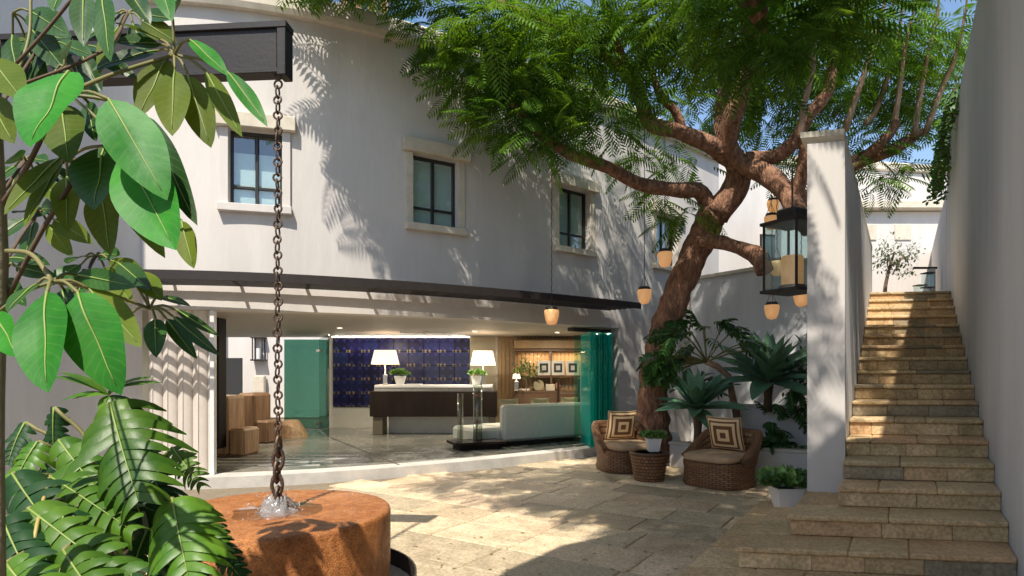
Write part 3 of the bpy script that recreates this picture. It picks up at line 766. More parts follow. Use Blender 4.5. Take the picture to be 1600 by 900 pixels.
xa, xb, za, zb = -4.44, -1.05, .66, 2.38; nx, nz = 9, 5; tw, th = (xb - xa) / nx, (zb - za) / nz
pan = empty('tile_panel', ((xa + xb) / 2, YB, za), 'deep blue patterned tile panel behind the reception desk', 'panel')
tm = MB().obox((0, 0, 0), (tw / 2 - .004, 0, 0), (0, .012, 0), (0, 0, th / 2 - .004), .003).mesh('tile'); tm.materials.append(TILE)
MB().box(((xa + xb) / 2, YB - .006, (za + zb) / 2), (xb - xa, .012, zb - za)).build('backing', DARKIN, pan)
for i in range(nx):
    for j in range(nz): inst('tile', tm, pan, (xa + (i + .5) * tw, YB - .026, za + (j + .5) * th))
LB = empty('cove_light', ((xa + xb) / 2, YB - .15, ZC), 'thin lit strip along the ceiling above the blue tiles', 'light')
MB().box(((xa + xb) / 2, YB - .10, ZC - .014), (xb - xa, .06, .02), .003).build('diffuser', mat('lit_strip', (1.0, .9, .74), None, 4, .5, emit=5), LB)
def lamp_light(name, kind, loc, e, col, size=.1, parent=None, rot=None, sy=None):
    l = bpy.data.lights.new(name, kind); l.energy = e; l.color = col
    if kind == 'AREA':
        l.size = size
        if sy: l.shape = 'RECTANGLE'; l.size_y = sy
    else: l.shadow_soft_size = size
    o = bpy.data.objects.new(name, l); COL.objects.link(o); o.location = loc
    if rot: o.rotation_euler = rot
    if parent: o.parent = parent; o.location = Vector(loc) - wloc(parent)
    return o
lamp_light('cove_lamp', 'AREA', ((xa + xb) / 2, YB - .22, ZC - .04), 22, (1, .93, .82), xb - xa - .2, LB, (R(-25), 0, 0), .06)
# track bar
tkb = at(665, 522, 13.0); tk = empty('ceiling_bar', tkb, 'thin pale bar fixed under the lobby ceiling', 'light'); MB().box((tkb.x, tkb.y, ZC - .03), (1.1, .03, .02), .004).build('bar', WHITE, tk); MB().box((tkb.x, tkb.y, ZC - .035), (.07, .07, .066), .01).build('mount', WHITE, tk)
# downlights added to brighten the lobby
for i, (x, y) in enumerate(((-3.4, 12.0), (-.8, 13.0), (1.0, 13.4), (-5.6, 11.5))):
    d = empty('fill_downlight', (x, y, ZC), 'small round ceiling spot added to light the lobby, ' + ['over the floor track', 'over the reception desk', 'over the sofa', 'over the wooden block chairs'][i], 'light', 'added lobby fill lights')
    MB().lathe((x, y, 0), [(.05, ZC - .012), (.062, ZC - .012), (.062, ZC - .001)], 16, False).build('trim', WHITE, d)
    MB().lathe((x, y, 0), [(.001, ZC - .006), (.05, ZC - .006)], 16, False).build('lens', mat('fill_lens', (1, .88, .7), None, 4, .5, emit=20), d)
    lamp_light('fill_bulb', 'AREA', (x, y, ZC - .03), 32, (1, .88, .70), .12, d)
# desk
dk = gp(585, 680, ZF); DY = dk.y; DX0, DX1 = -3.13, -.34
de = empty('reception_desk', ((DX0 + DX1) / 2, DY, ZF), 'long dark reception desk with a white stone top', 'desk')
zt = 1.245
MB().box(((DX0 + DX1) / 2, DY + .35, zt - .03), (DX1 - DX0 - .2, .72, .06), .008).build('stone_top', WHITE, de)
MB().box(((DX0 + DX1) / 2, DY + .34, zt - .10), (DX1 - DX0 - .18, .64, .076)).build('shadow_gap', mat('desk_band', (.22, .21, .2), (.5, .5, .48), 60, .5), de)
MB().box(((DX0 + DX1) / 2, DY + .34, (zt - .14 + .55) / 2), (DX1 - DX0, .74, zt - .14 - .55), .01).build('body', WOODD, de)
MB().box((DX0 + .16, DY + .3, (.548 + ZF) / 2), (.22, .5, .548 - ZF), .01).build('leg', mat('desk_leg_wood', (.16, .13, .09), None, 6, .5, streak=6), de)
MB().box((DX1 - .1, DY + .3, (.548 + ZF) / 2), (.16, .5, .548 - ZF), .01).build('leg', MATS['desk_leg_wood'], de)
MB().box((-1.6, DY + .45, (.548 + ZF) / 2), (2.4, .1, .546 - ZF), .01).build('inner_panel', INW, de)
SHADE = mat('lit_lamp_shade', (1.0, .86, .72), None, 3, .9, emit=.55)
def table_lamp(x, y, z, w, h, total, label, e):
    r = empty('table_lamp', (x, y, z), label, 'lamp', 'lobby table lamps')
    MB().lathe((x, y, z), [(.07, 0), (.07, .02), (.012, .03), (.012, total - h + .05)], 14).build('stem', STEEL, r, True)
    MB().box((x, y, z + .13), (.10, .06, .2), .006).build('base', STEEL, r)
    m = MB(); zz_ = z + total
    a, b = w / 2, w * .38
    lo_ = [Vector((x + i * a, y + j * a * .55, zz_ - h)) for i, j in ((-1, -1), (1, -1), (1, 1), (-1, 1))]
    hi_ = [Vector((x + i * b, y + j * b * .55, zz_)) for i, j in ((-1, -1), (1, -1), (1, 1), (-1, 1))]
    m.add(lo_ + hi_, [(0, 1, 5, 4), (1, 2, 6, 5), (2, 3, 7, 6), (3, 0, 4, 7)]).build('shade', SHADE, r)
    lamp_light('lamp_bulb', 'POINT', (x, y, zz_ - h * .3), e, (1, .78, .52), .05, r)
table_lamp(at(602, 0, DY + .35).x, DY + .35, zt, .58, .32, .78, 'table lamp with a white tapered shade at the glass-door end of the desk', 9)
table_lamp(at(755, 0, DY + .35).x, DY + .35, zt, .56, .32, .76, 'table lamp with a white tapered shade at the panelled end of the desk', 9)
# ---------------------------------------------------------------- leaf makers
def leaf_pts(L, W, droop=.15, fold=.12, n=9, shape=1.0, wave=0.0, m=4):
    """a blade along +X from the origin, face up +Z"""
    P = []
    for i in range(n + 1):
        t = i / n
        w_ = W * (math.sin(math.pi * min(1, t ** shape * 1.0)) ** .75 if 0 < t < 1 else 0.0)
        z0 = -droop * L * t * t
        row = []
        for j in range(m + 1):
            u = (j / m - .5) * 2
            row.append(Vector((L * t, u * w_, z0 + fold * abs(u) * w_ + wave * w_ * math.sin(t * 9 + u * 2))))
        P.append(row)
    return P
def orient(base, d, nrm):
    d = d.normalized(); y = nrm.cross(d); y = y.normalized() if y.length > 1e-4 else d.orthogonal().normalized(); z = d.cross(y)
    return Matrix(((d.x, y.x, z.x, base.x), (d.y, y.y, z.y, base.y), (d.z, y.z, z.z, base.z), (0, 0, 0, 1)))
def leaf(mb, base, tip, W, nrm, **k):
    d = tip - base; M = orient(base, d, nrm)
    P = leaf_pts(d.length, W, **k); mb.grid([[M @ q for q in r] for r in P]); return mb
def split_leaf(mb, rib, base, tip, W, nrm, n=9, droop=.25, seed=0, finger=.62, rr=.006, fold=.2):
    """a deeply cut leaf: ribbon lobes that touch near the midrib and part towards the edge"""
    rnd = random.Random(seed); d = tip - base; L = d.length; M = orient(base, d, nrm)
    def sp(t): return Vector((L * t, 0, -droop * L * t * t))
    for sg in (-1, 1):
        for i in range(n):
            t0, t1 = i / n, (i + 1) / n; tm = (t0 + t1) / 2
            ln = W * (math.sin(math.pi * (.12 + .82 * tm)) ** .6) * rnd.uniform(.72, 1.08)
            rl = rnd.uniform(.3, 1.9); sw = .30 + .62 * tm + rnd.uniform(-.12, .12); lw_ = rnd.uniform(.82, 1.12)           # lobes sweep towards the tip
            K = 6; P = []
            for q in range(K + 1):
                v = q / K; hw = (L / n / 2) * 1.2 * (lw_ if v > .3 else 1) * (1.0 if v < 1 - finger else 1 - .40 * ((v - 1 + finger) / finger) ** 1.2)
                if q == K: hw *= .3
                cx = tm + 0; c = sp(tm)
                dx = ln * v * (sw * .75) + (-.10 * ln if tm < .2 else 0) * v
                dy = ln * v * (1 - .22 * sw * v)
                dz = fold * ln * v - (.5 * droop + .42) * ln * v ** 2.4 * 1.2 * rl
                P.append([Vector((c.x + dx - hw, sg * dy, c.z + dz - .03 * hw)), Vector((c.x + dx, sg * (dy + .0), c.z + dz + .10 * hw)), Vector((c.x + dx + hw, sg * dy, c.z + dz - .03 * hw))])
            mb.grid([[M @ q for q in r] for r in P], sg < 0)
    if rib is not None: rib.tube([M @ (sp(i / 6) + Vector((0, 0, .004))) for i in range(7)], [rr * (1 - .8 * i / 6) for i in range(7)], 5)
    return M

# ---------------------------------------------------------------- lobby plants, sofa, vases, glass, shelves
POT = mat('white_glazed_pot', (0.74, 0.73, 0.71), (0.68, 0.67, 0.65), 6, .35)
SUCC = mat('succulent_green', (0.07, 0.17, 0.035), (0.14, 0.26, 0.06), 12, .5, transl=.15)
def square_pot(x, y, z, rt, rb, h, label, group, n=60, sr=.12, cat='potted plant', lm=None, up=.6, seed=1):
    r = empty('potted_succulent', (x, y, z), label, cat, group)
    m = MB(); 
    def sq(a, zz_): return [Vector((x + i * a, y + j * a, zz_)) for i, j in ((-1, -1), (1, -1), (1, 1), (-1, 1))]
    rings = [sq(rb, z), sq(rt, z + h), sq(rt * .86, z + h), sq(rt * .8, z + h * .85)]
    m.add(sum(rings, []), [tuple((0, 3, 2, 1))] + [(a * 4 + i, a * 4 + (i + 1) % 4, a * 4 + 4 + (i + 1) % 4, a * 4 + 4 + i) for a in range(3) for i in range(4)])
    m.build('pot', POT, r)
    m2 = MB(); m2.add(sq(rt * .84, z + h * .9), [(0, 1, 2, 3)]); m2.build('soil', SOIL, r)
    rd = random.Random(seed); lf = MB()
    for i in range(n):
        a = rd.random() * 6.283; rr = rd.random() ** .5 * rt * 1.0
        b = Vector((x + math.cos(a) * rr, y + math.sin(a) * rr, z + h * .93))
        d = Vector((math.cos(a) * rr / rt + rd.uniform(-.5, .5), math.sin(a) * rr / rt + rd.uniform(-.5, .5), up + rd.random() * .5)).normalized()
        l = sr * rd.uniform(.7, 1.2)
        for q in range(5):
            aa = q * 2.4 + rd.random(); ax = d.orthogonal(); ax.rotate(Matrix.Rotation(aa, 3, d))
            dd_ = (d + ax * rd.uniform(.5, 1.1)).normalized(); b2 = b + d * l * .55
            leaf(lf, b2, b2 + dd_ * l * .75, l * .17, d, n=3, m=2, droop=-.2)
    lo = lf.build('leaves', lm or SUCC, r, True, fix=False); lo['kind'] = 'stuff'
    return r
for i, px_ in enumerate((625, 744)):
    p = at(px_, 600, DY + .2)
    square_pot(p.x, DY + .22, zt, .12, .07, .2, 'white pot of green leaves on the desk ' + ['beside the lamp at the glass-door end', 'beside the lamp at the panelled end'][i], 'desk pots', 45, .14, seed=i)
tag(MB().box((at(645, 0, DY).x, DY + .2, zt + .012), (.34, .24, .02), .004).build('papers', WHITE), 'white sheets lying on the reception desk', 'papers')
# sofa: pale upholstered back turned to the courtyard
sA_, sB_ = gp(787, 697, ZF), gp(914, 687, ZF); sd = (sB_ - sA_); sl = sd.length; sd.normalize(); sn = Vector((-sd.y, sd.x, 0))
SOFA = mat('pale_sofa_cloth', (0.60, 0.61, 0.53), (0.55, 0.56, 0.49), 14, .9, .2, 120, bdist=.003)
so = empty('sofa', sA_, 'pale low sofa in the lobby seen from its back', 'sofa')
mid = (sA_ + sB_) / 2
MB().obox(mid + sn * .09 + Z3 * .42, sd * (sl / 2), sn * .09, Z3 * .35, .05).build('backrest', SOFA, so)
MB().obox(mid + sn * .60 + Z3 * .21, sd * (sl / 2), sn * .42, Z3 * .14, .05).build('seat', SOFA, so)
MB().obox(sA_ - sd * .28 + sn * .55 + Z3 * .20, sd * .30, sn * .45, Z3 * .14, .05).build('chaise_seat', SOFA, so)
MB().obox(mid + sn * .45 + Z3 * .03 - sd * .1, sd * (sl / 2 - .05), sn * .5, Z3 * .035, .005).build('plinth', WOODD, so)
CUSH = mat('gold_cushion', (0.40, 0.33, 0.18), (0.5, 0.42, 0.25), 12, .8)
def cushion(name, c, w, h, t_, n_, depth, m, label, cat='cushion', group=None, tilt=0, par=None):
    """pillow with pinched corners; t_ sideways, n_ facing out"""
    t_ = t_.normalized(); n_ = n_.normalized(); up = n_.cross(t_); up = up if up.z > 0 else -up
    if tilt: 
        q = Matrix.Rotation(tilt, 3, t_); n_ = q @ n_; up = q @ up
    mb = MB()
    K = 12
    for sg in (1, -1):
        P = []
        for i in range(K + 1):
            row = []
            for j in range(K + 1):
                u, v = j / K * 2 - 1, i / K * 2 - 1
                b = (max(0, 1 - u * u) * max(0, 1 - v * v)) ** .42
                pin = 1 - .07 * (1 - abs(u) ** 2) * abs(v) ** 3, 1 - .07 * (1 - abs(v) ** 2) * abs(u) ** 3
                row.append(c + t_ * u * w / 2 * pin[1] + up * v * h / 2 * pin[0] + n_ * sg * depth / 2 * b)
            P.append(row)
        mb.grid(P, sg < 0)
    o = mb.build(name, m, par, True)
    if label: tag(o, label, cat, group)
    return o
for k, f_ in enumerate((.14, .52, .9)):
    c = sA_ + sd * sl * f_ + sn * .26 + Z3 * .66
    cushion('sofa_cushion', c, .46, .44, sd, -sn, .14, CUSH, 'gold cushion peeking over the sofa back, ' + ['at the end by the desk', 'in the middle', 'at the end by the teal glass'][k], 'cushion', 'sofa cushions', 0)
    
# low dark table with two tall cylinder vases
lt = gp(738, 704, ZF); lt.z = ZF
ltb = empty('low_table', lt, 'low dark bench table at the lobby edge with vases on it', 'table')
tc_ = lt + Vector((.05, .30, 0))
MB().box((tc_.x, tc_.y, ZF + .12), (.95, .62, .05), .008, R(22)).build('top', WOODD, ltb)
MB().box((tc_.x, tc_.y, ZF + .047), (.75, .45, .094), .006, R(22)).build('plinth', WOODD, ltb)
VG = glass('clear_glass', (.93, .96, .94), .9, .02); RED = mat('red_petals', (.55, .05, .035), (.4, .03, .03), 30, .6)
def vase(x, y, z, r, h, label, fl):
    e = empty('glass_vase', (x, y, z), label, 'vase', 'glass cylinder vases')
    MB().lathe((x, y, z), [(r, 0), (r, h), (r - .006, h), (r - .006, .02)], 20, True).build('cylinder', VG, e, True)
    for zz_ in fl:
        m = MB(); rd = random.Random(int(zz_ * 100))
        for i in range(26):
            a = rd.random() * 6.28; b = Vector((x + math.cos(a) * r * .6 * rd.random(), y + math.sin(a) * r * .6 * rd.random(), z + zz_ + rd.uniform(-.03, .03)))
            leaf(m, b, b + Vector((math.cos(a), math.sin(a), rd.uniform(-.3, .8))) * r * .5, r * .25, Vector((0, 0, 1)), n=3, m=2)
        m.build('red_flowers', RED, e, True, fix=False)
    m = MB()
    for i in range(6): m.tube([Vector((x + random.uniform(-.5, .5) * r, y + random.uniform(-.5, .5) * r, z + .02)), Vector((x + random.uniform(-.4, .4) * r, y, z + h * .9))], .004, 5)
    m.build('stems', STEMM, e)
v1, v2 = at(719, 690, lt.y + .2), at(746, 690, lt.y + .28)
vase(v1.x, lt.y + .24, ZF + .146, .055, .86, 'slimmer glass cylinder vase with one red band on the low table', (.36,))
vase(v2.x, lt.y + .34, ZF + .146, .085, 1.02, 'wider taller glass cylinder vase with two red bands on the low table', (.34, .82))
# folded stack of glass doors at the right of the opening
TEAL = glass('teal_glass', (.60, .92, .88), .8, .03)
def body_tint(m, col, f_):      # thick iron-rich glass scatters a little of its own colour
    nt = m.node_tree; N = nt.nodes; L = nt.links; out = N['Material Output']; s0 = out.inputs[0].links[0].from_socket
    d = N.new('ShaderNodeBsdfDiffuse'); d.inputs[0].default_value = (*col, 1); t = N.new('ShaderNodeBsdfTranslucent'); t.inputs[0].default_value = (*col, 1)
    a = N.new('ShaderNodeMixShader'); L.new(d.outputs[0], a.inputs[1]); L.new(t.outputs[0], a.inputs[2])
    b = N.new('ShaderNodeMixShader'); b.inputs[0].default_value = f_; L.new(s0, b.inputs[1]); L.new(a.outputs[0], b.inputs[2]); L.new(b.outputs[0], out.inputs[0])
body_tint(TEAL, (.03, .74, .68), .38)
gs = empty('folding_glass_doors', gp(938, 699, ZF), 'folded stack of teal frameless glass doors at the end of the opening', 'glass door')
pR, nR, tR = C(s_of(964))
for k in range(9):
    c = pR - tR * (.05 + k * .075) + nR * (.10 - .0 * k)
    d = (nR * .9 + tR * (-.62 + .05 * (k % 2))).normalized()
    MB().obox(c + nR * -.32 + Z3 * (ZF + 1.08), d * .40, d.cross(Z3) * .006, Z3 * 1.06).build('glass_leaf', TEAL, gs)
MB().obox(pR - tR * .42 - nR * .30 + Z3 * 2.335, tR * .56, nR * .08, Z3 * .035, .005).build('top_rail', DARKMETAL, gs)
MB().obox(pR - tR * .42 - nR * .30 + Z3 * (ZF + .012), tR * .5, nR * .05, Z3 * .012, .003).build('bottom_rail', STEEL, gs)
# single clear leaf with long handle beside it
cg = empty('clear_glass_door', gp(902, 692, ZF), 'single clear glass door leaf with a long steel handle in front of the sofa', 'glass door')
CLG = glass('pale_green_glass', (.72, .88, .80), .7, .02)
cc = at(903, 600, 12.3); MB().obox(Vector((cc.x, 12.3, ZF + 1.08)), tR * .10, nR * .006, Z3 * 1.06).build('glass_leaf', CLG, cg)
MB().tube([Vector((cc.x + .05, 12.22, .75)), Vector((cc.x + .05, 12.22, 1.75))], .013, 8).build('handle', STEEL, cg)
# green glass doors on the left, leading to the rear court
lg = empty('green_glass_door', (-4.9, 14.6, ZF), 'wide greenish glass door at the rear of the lobby left of the blue tiles', 'glass door')
GRN = glass('green_glass', (.28, .52, .45), 1.8, .03)
a_, b_ = at(443, 0, 14.9), at(498, 0, 14.9)
MB().box(((a_.x + b_.x) / 2, 14.95, ZF + 1.1), (b_.x - a_.x, .012, 2.18)).build('glass_leaf', GRN, lg)
MB().box(((a_.x + b_.x) / 2, 14.95, ZF + .012), (b_.x - a_.x, .05, .022), .003).build('bottom_rail', STEEL, lg)
og = empty('open_glass_leaf', (-4.5, 13.6, ZF), 'half open glass door leaf with patch fittings left of the blue tiles', 'glass door')
o1, o2 = at(499, 0, 14.6), at(514, 0, 12.9)
dv = Vector((o2.x - o1.x, 12.9 - 14.6, 0)); MB().obox(Vector(((o1.x + o2.x) / 2, 13.75, ZF + 1.1)), dv / 2, dv.cross(Z3).normalized() * .006, Z3 * 1.09).build('glass_leaf', GRN, og)
for zz_ in (ZF + .15, ZF + 1.9): MB().obox(Vector((o1.x, 14.58, zz_)), (.07, 0, 0), (0, .02, 0), (0, 0, .03), .004).build('patch_fitting', STEEL, og)
MB().tube([Vector((o2.x - .02, 12.93, .7)), Vector((o2.x - .02, 12.93, 1.6))], .014, 8).build('handle', STEEL, og)
# rear court seen through the lobby
house('rear_court_house', (-9.0, 20.4, 0), 8, .5, 5.2, 0, 'white wall of the rear court with a wall lantern, seen through the lobby')
rc = empty('rear_doorway_house', (-9.6, 18.2, 0), 'white corner wall with a dark doorway in the rear court', 'building')
MB().box((-9.9, 18.2, 1.6), (2.6, .5, 3.2), .02).build('wall', WALL, rc)
dp = at(363, 572, 17.9); MB().box((dp.x, 17.94, ZF + .9), (.55, .05, 1.8)).build('doorway', DARKIN, rc)
rl = at(404, 545, 20.0); rlan = empty('court_lantern', (rl.x, 20.0, rl.z - .3), 'small black framed lantern on the rear court wall', 'lantern')
for i in (-1, 1):
    for j in (-1, 1): MB().box((rl.x + i * .16, 20.0 + j * .1, rl.z), (.03, .03, .7)).build('post', DARKMETAL, rlan)
MB().box((rl.x, 20.0, rl.z + .37), (.44, .3, .05), .01).build('cap', DARKMETAL, rlan); MB().box((rl.x, 20.0, rl.z - .37), (.44, .3, .05), .01).build('tray', DARKMETAL, rlan)
MB().lathe((rl.x, 20.0, rl.z - .33), [(.07, 0), (.07, .35)], 12).build('candle', WHITE, rlan)
rp_ = at(406, 600, 20.0); tag(MB().box((rp_.x, 20.0, .7), (.35, .2, 1.4), .02).build('court_plinth', CREAM), 'narrow pale plinth under the rear court lantern', 'plinth')
# panelled corner with shelves on the right
xw0, xw1 = -.36, 3.6
pn = empty('slatted_panel', (xw0, YB, ZF), 'brown slatted wood panelling to the right of the desk', 'panel')
sm = MB().obox((0, 0, 0), (.045, 0, 0), (0, .02, 0), (0, 0, (ZC - ZF) / 2 - .002), .004).mesh('slat'); sm.materials.append(WOODP)
x = xw0 + .05
while x < 2.6: inst('slat', sm, pn, (x, YB - .022, (ZF + ZC) / 2)); x += .098
tag(MB().box((-.72, YB - .012, 1.28), (.62, .02, 2.24), .003).build('wood_strip', mat('pale_wood', (.42, .36, .26), (.36, .3, .2), 5, .6, streak=7)), 'narrow pale wood strip between blue tiles and brown panelling', 'panel')
sh = empty('bookshelf', (1.2, YB - .5, ZF), 'dark wood shelf unit behind the sofa with lit niche', 'shelf')
x0, x1, yb = .05, 2.4, YB - .06
SH = mat('shelf_wood', (.09, .045, .022), (.13, .07, .035), 5, .45, streak=.3)
for zz_, dpt in ((1.05, .42), (1.42, .30), (2.06, .34)): MB().box(((x0 + x1) / 2, yb - dpt / 2, zz_), (x1 - x0, dpt, .05), .005).build('board', SH, sh)
MB().box(((x0 + x1) / 2, yb - .21, .62), (x1 - x0, .40, .8), .006).build('cabinet', SH, sh)
for xx in (x0, .95, x1): MB().box((xx, yb - .16, 1.56), (.05, .30, .97), .004).build('upright', SH, sh)
MB().box(((x0 + x1) / 2, yb - .17, 2.2), (x1 - x0, .30, .2), .004).build('pelmet', WOODP, sh)
lamp_light('shelf_strip', 'AREA', ((x0 + x1) / 2, yb - .2, 2.02), 15, (1, .72, .42), 1.8, sh, (0, 0, 0), .05)
for i, px_ in enumerate((850, 872, 895)):
    p = at(px_, 575, YB - .42)
    fr_ = empty('framed_picture', (p.x, YB - .4, 1.45), 'small dark framed picture on the shelf, ' + ['nearest the dark plant', 'in the middle', 'nearest the teal glass'][i], 'picture', 'shelf pictures')
    MB().box((p.x, YB - .40, 1.63), (.31, .03, .35), .006).build('frame', mat('silver_frame', (.55, .52, .45), None, 8, .35), fr_)
    MB().box((p.x, YB - .418, 1.63), (.20, .01, .22)).build('print', DARKIN, fr_)
    MB().box((p.x, YB - .425, 1.63), (.10, .008, .11)).build('mount', mat('print_grey', (.4, .38, .36), None, 20, .6), fr_)
# plant, lamp and ornaments on the shelf
pp = at(822, 590, YB - .6); tre = empty('shelf_plant', (pp.x, YB - .6, 1.08), 'dark bushy plant on the shelf behind the sofa', 'plant')
MB().tube([Vector((pp.x, YB - .6, 1.08)), Vector((pp.x, YB - .6, 1.45))], .014, 6).build('stem', STEMB, tre)
m = MB()
for i in range(170):
    c = Vector((pp.x + random.gauss(0, .17), YB - .6 + random.gauss(0, .1), 1.62 + random.gauss(0, .11)))
    d = Vector((random.gauss(0, 1), random.gauss(0, 1), random.gauss(0, .7))).normalized(); leaf(m, c, c + d * .11, .022, Vector((0, -.3, 1)), n=3, m=2)
m.build('leaves', LEAFD, tre, True, fix=False)
table_lamp(at(807, 0, YB - .5).x, YB - .55, 1.08, .2, .13, .42, 'small shelf lamp with a cone shade beside the dark plant', 2.5)
for i, (px_, w_, h_, c_) in enumerate(((842, .26, .26, (.32, .27, .16)), (860, .22, .16, (.5, .44, .34)), (818, .3, .05, (.55, .5, .42)), (872, .14, .2, (.3, .12, .07)))):
    p = at(px_, 0, YB - .4)
    m = mat('ornament%d' % i, c_, None, 9, .5)
    lab = ['round brass plate standing on the shelf', 'pale box standing on the shelf', 'flat pale books lying on the shelf', 'reddish jar standing on the shelf'][i]
    if i == 0: o = MB().tube([Vector((p.x, YB - .33, 1.21)), Vector((p.x, YB - .31, 1.21))], .13, 20).build('brass_plate', m)
    elif i == 3: o = MB().lathe((p.x, YB - .3, 1.077), [(.05, 0), (.08, .08), (.06, .17), (.04, .2)], 14).build('jar', m, None, True)
    else: o = MB().box((p.x, YB - .32, 1.077 + h_ / 2), (w_, .16, h_), .008).build(('', 'box', 'books')[i], m)
    tag(o, lab, ['plate', 'box', 'books', 'jar'][i])
# low trolley rack with pale rails by the glass
tr_ = at(888, 0, 13.9).x
rk = empty('rail_rack', (tr_, 13.9, ZF), 'dark rack with thin pale rails behind the clear glass', 'rack')
for zz_ in (.65, .85, 1.05, 1.22): MB().box((tr_, 13.9, zz_), (.42, .02, .015)).build('rail', STEEL, rk)
for sg in (-1, 1): MB().box((tr_ + sg * .23, 13.9, .75), (.03, .3, 1.22), .004).build('side', WOODD, rk)
# ---------------------------------------------------------------- planter in two tiers
fA, fB = gp(1046, 730), gp(1262, 749); fd = (fB - fA).normalized(); fn = Vector((fd.y, -fd.x, 0))
fB2 = fA + fd * ((fB - fA).length + .75)
plw = empty('planter', fA, 'white two-tier planter with cream capping against the garden wall', 'planter')
def seg(a, b, n_, th, z0, z1, name, m, bv=.01):
    c = (a + b) / 2 - n_ * th / 2; return MB().obox(c + Z3 * (z0 + z1) / 2, (b - a) / 2, n_ * th / 2, Z3 * (z1 - z0) / 2, bv).build(name, m, plw)
seg(fA, fB2, fn, .16, 0, .36, 'front_wall', WALL); seg(fA - fd * .02, fB2, fn * 1.0, .2, .362, .41, 'capping', CREAM)
e0 = fA - fn * 2.4 - fd * .3; cA = fA - fn * .16
mb = MB(); 
dA = (fA - fn * .17); dd_ = (-fn * .94 - fd * .34).normalized()
mb.obox(dA + dd_ * 1.0 + fd * .08 + Z3 * .18, dd_ * 1.0, dd_.cross(Z3) * .08, Z3 * .18, .01).build('side_wall', WALL, plw)
tA = at(1152, 632, 10.1); tB = at(1262, 636, 9.5)
tA.z = tB.z = 0; td = (tB - tA).normalized(); tn = Vector((td.y, -td.x, 0)); tB2 = tA + td * ((tB - tA).length + .8)
seg(tA, tB2, tn, .14, 0, .96, 'upper_wall', WALL); seg(tA - td * .02, tB2, tn, .18, .962, 1.005, 'capping', CREAM)
sa = tA - tn * .15; MB().obox(sa - tn * .8 + td * .07 + Z3 * .48, tn * .8, td * .07, Z3 * .48, .01).build('side_wall', WALL, plw)
so_ = MB(); so_.add([fA - fn * .1 + Z3 * .31, fB2 - fn * .1 + Z3 * .31, fB2 - fn * 2.6 + Z3 * .31, fA - fn * 2.6 + fd * .3 + Z3 * .31], [(0, 1, 2, 3)])
so_.add([tA - tn * .1 + Z3 * .91, tB2 - tn * .1 + Z3 * .91, tB2 - tn * 1.4 + Z3 * .91, tA - tn * 1.6 + Z3 * .91], [(0, 1, 2, 3)])
so_.build('soil', SOIL, plw)
def agave(c, size, n, label, tiltv=Vector((0, -.25, 1)), seed=1, zsoil=.3):
    r = empty('agave', c, label, 'plant', 'agaves in the planter'); rd = random.Random(seed); ax = tiltv.normalized()
    q = Vector((0, 0, 1)).rotation_difference(ax)
    MB().tube([Vector((c.x, c.y, zsoil)), Vector((c.x, c.y, (zsoil + c.z) / 2)), c + Z3 * .05], [.07, .06, .09], 10, True, .2).build('stem', STEMB, r, True)
    for i in range(n):
        f_ = i / n; a = i * 2.39996 + rd.uniform(-.2, .2); el = R(8 + 76 * f_ + rd.uniform(-6, 6)); L_ = size * rd.uniform(.85, 1.08) * (1 - .22 * f_)
        d = q @ Vector((math.cos(a) * math.cos(el), math.sin(a) * math.cos(el), math.sin(el)))
        b = c + d * .03
        m = MB(); leaf(m, b, b + d * L_, L_ * .145, ax if f_ < .85 else q @ Vector((-math.cos(a), -math.sin(a), .2)), n=9, m=4, droop=.10 + .12 * rd.random(), fold=.38, shape=.75)
        m.build('leaf', AGAVE, r, True, fix=False)
    return r
agave(at(1090, 640, 9.55), .76, 30, 'smaller grey-green agave rosette between the two wicker chairs', Vector((-.15, -.45, 1)), 3, .3)
agave(at(1200, 598, 9.7), 1.02, 36, 'large grey-green agave rosette on the upper tier of the planter', Vector((-.1, -.4, 1)), 5, .9)
def split_plant(name, label, items, trunk=None, group=None, stemr=.008, lm=None, root=None):
    """items: (base, tip, halfwidth, normal, lobes, droop, material)"""
    r = empty(name, root, label, 'plant', group)
    if trunk: MB().tube(*trunk).build('trunk', mat('ringed_trunk', (.28, .16, .10), (.45, .30, .20), 18, .8, .6, 30, streak=.4), r, True)
    for k, (b, t, w_, nn, nl_, dr, m_, st) in enumerate(items):
        m = MB(); rb = MB(); split_leaf(m, rb, b, t, w_, nn, nl_, dr, seed=k)
        o = m.build('leaf', m_ or LEAFD, r, True, fix=False); rb.build('rib', YRIB, o, True)
        if st is not None:
            mid = (b + st) / 2 + Vector((0, 0, .06 * (b - st).length))
            MB().tube([Vector(q) for q in bez([st, mid, b], 6)], stemr, 6).build('leaf_stalk', STEMM, r, True)
    return r
# tree philodendron with a bare curved trunk
rd = random.Random(11); tp = [at(1152, 655, 10.0), at(1138, 588, 9.9), at(1120, 572, 9.8), at(1104, 566, 9.7)]
items = []
head = tp[-1]
for i in range(60):
    a = rd.uniform(math.pi * .0, math.pi * 2); f_ = rd.random()
    px_, py_ = rd.choice([(1035, 560), (1050, 530), (1085, 512), (1120, 512), (1150, 525), (1030, 585), (1065, 515), (1045, 575), (1070, 540), (1140, 520), (1165, 540), (1025, 565), (1055, 560), (1100, 520)])
    b = at(px_ + rd.uniform(-14, 14), py_ + rd.uniform(-10, 10), 9.7 + rd.uniform(-.35, .25))
    d = (b - head); d.z *= .4; d = d.normalized() + Vector((rd.uniform(-.4, .4), rd.uniform(-.8, .1), -.45 + rd.uniform(-.3, .4))); d.normalize()
    items.append((b, b + d * rd.uniform(.24, .34), .15, Vector((d.x * .5, -.55, .8)), 7, .35, LEAFD, head if i % 2 == 0 else None))
split_plant('tree_philodendron', 'deep green cut-leaf philodendron with bare curved trunk above the agaves', items, (tp, [.06, .055, .05, .045], 8), None, .010, root=at(1150, 630, 10.0))
items = []
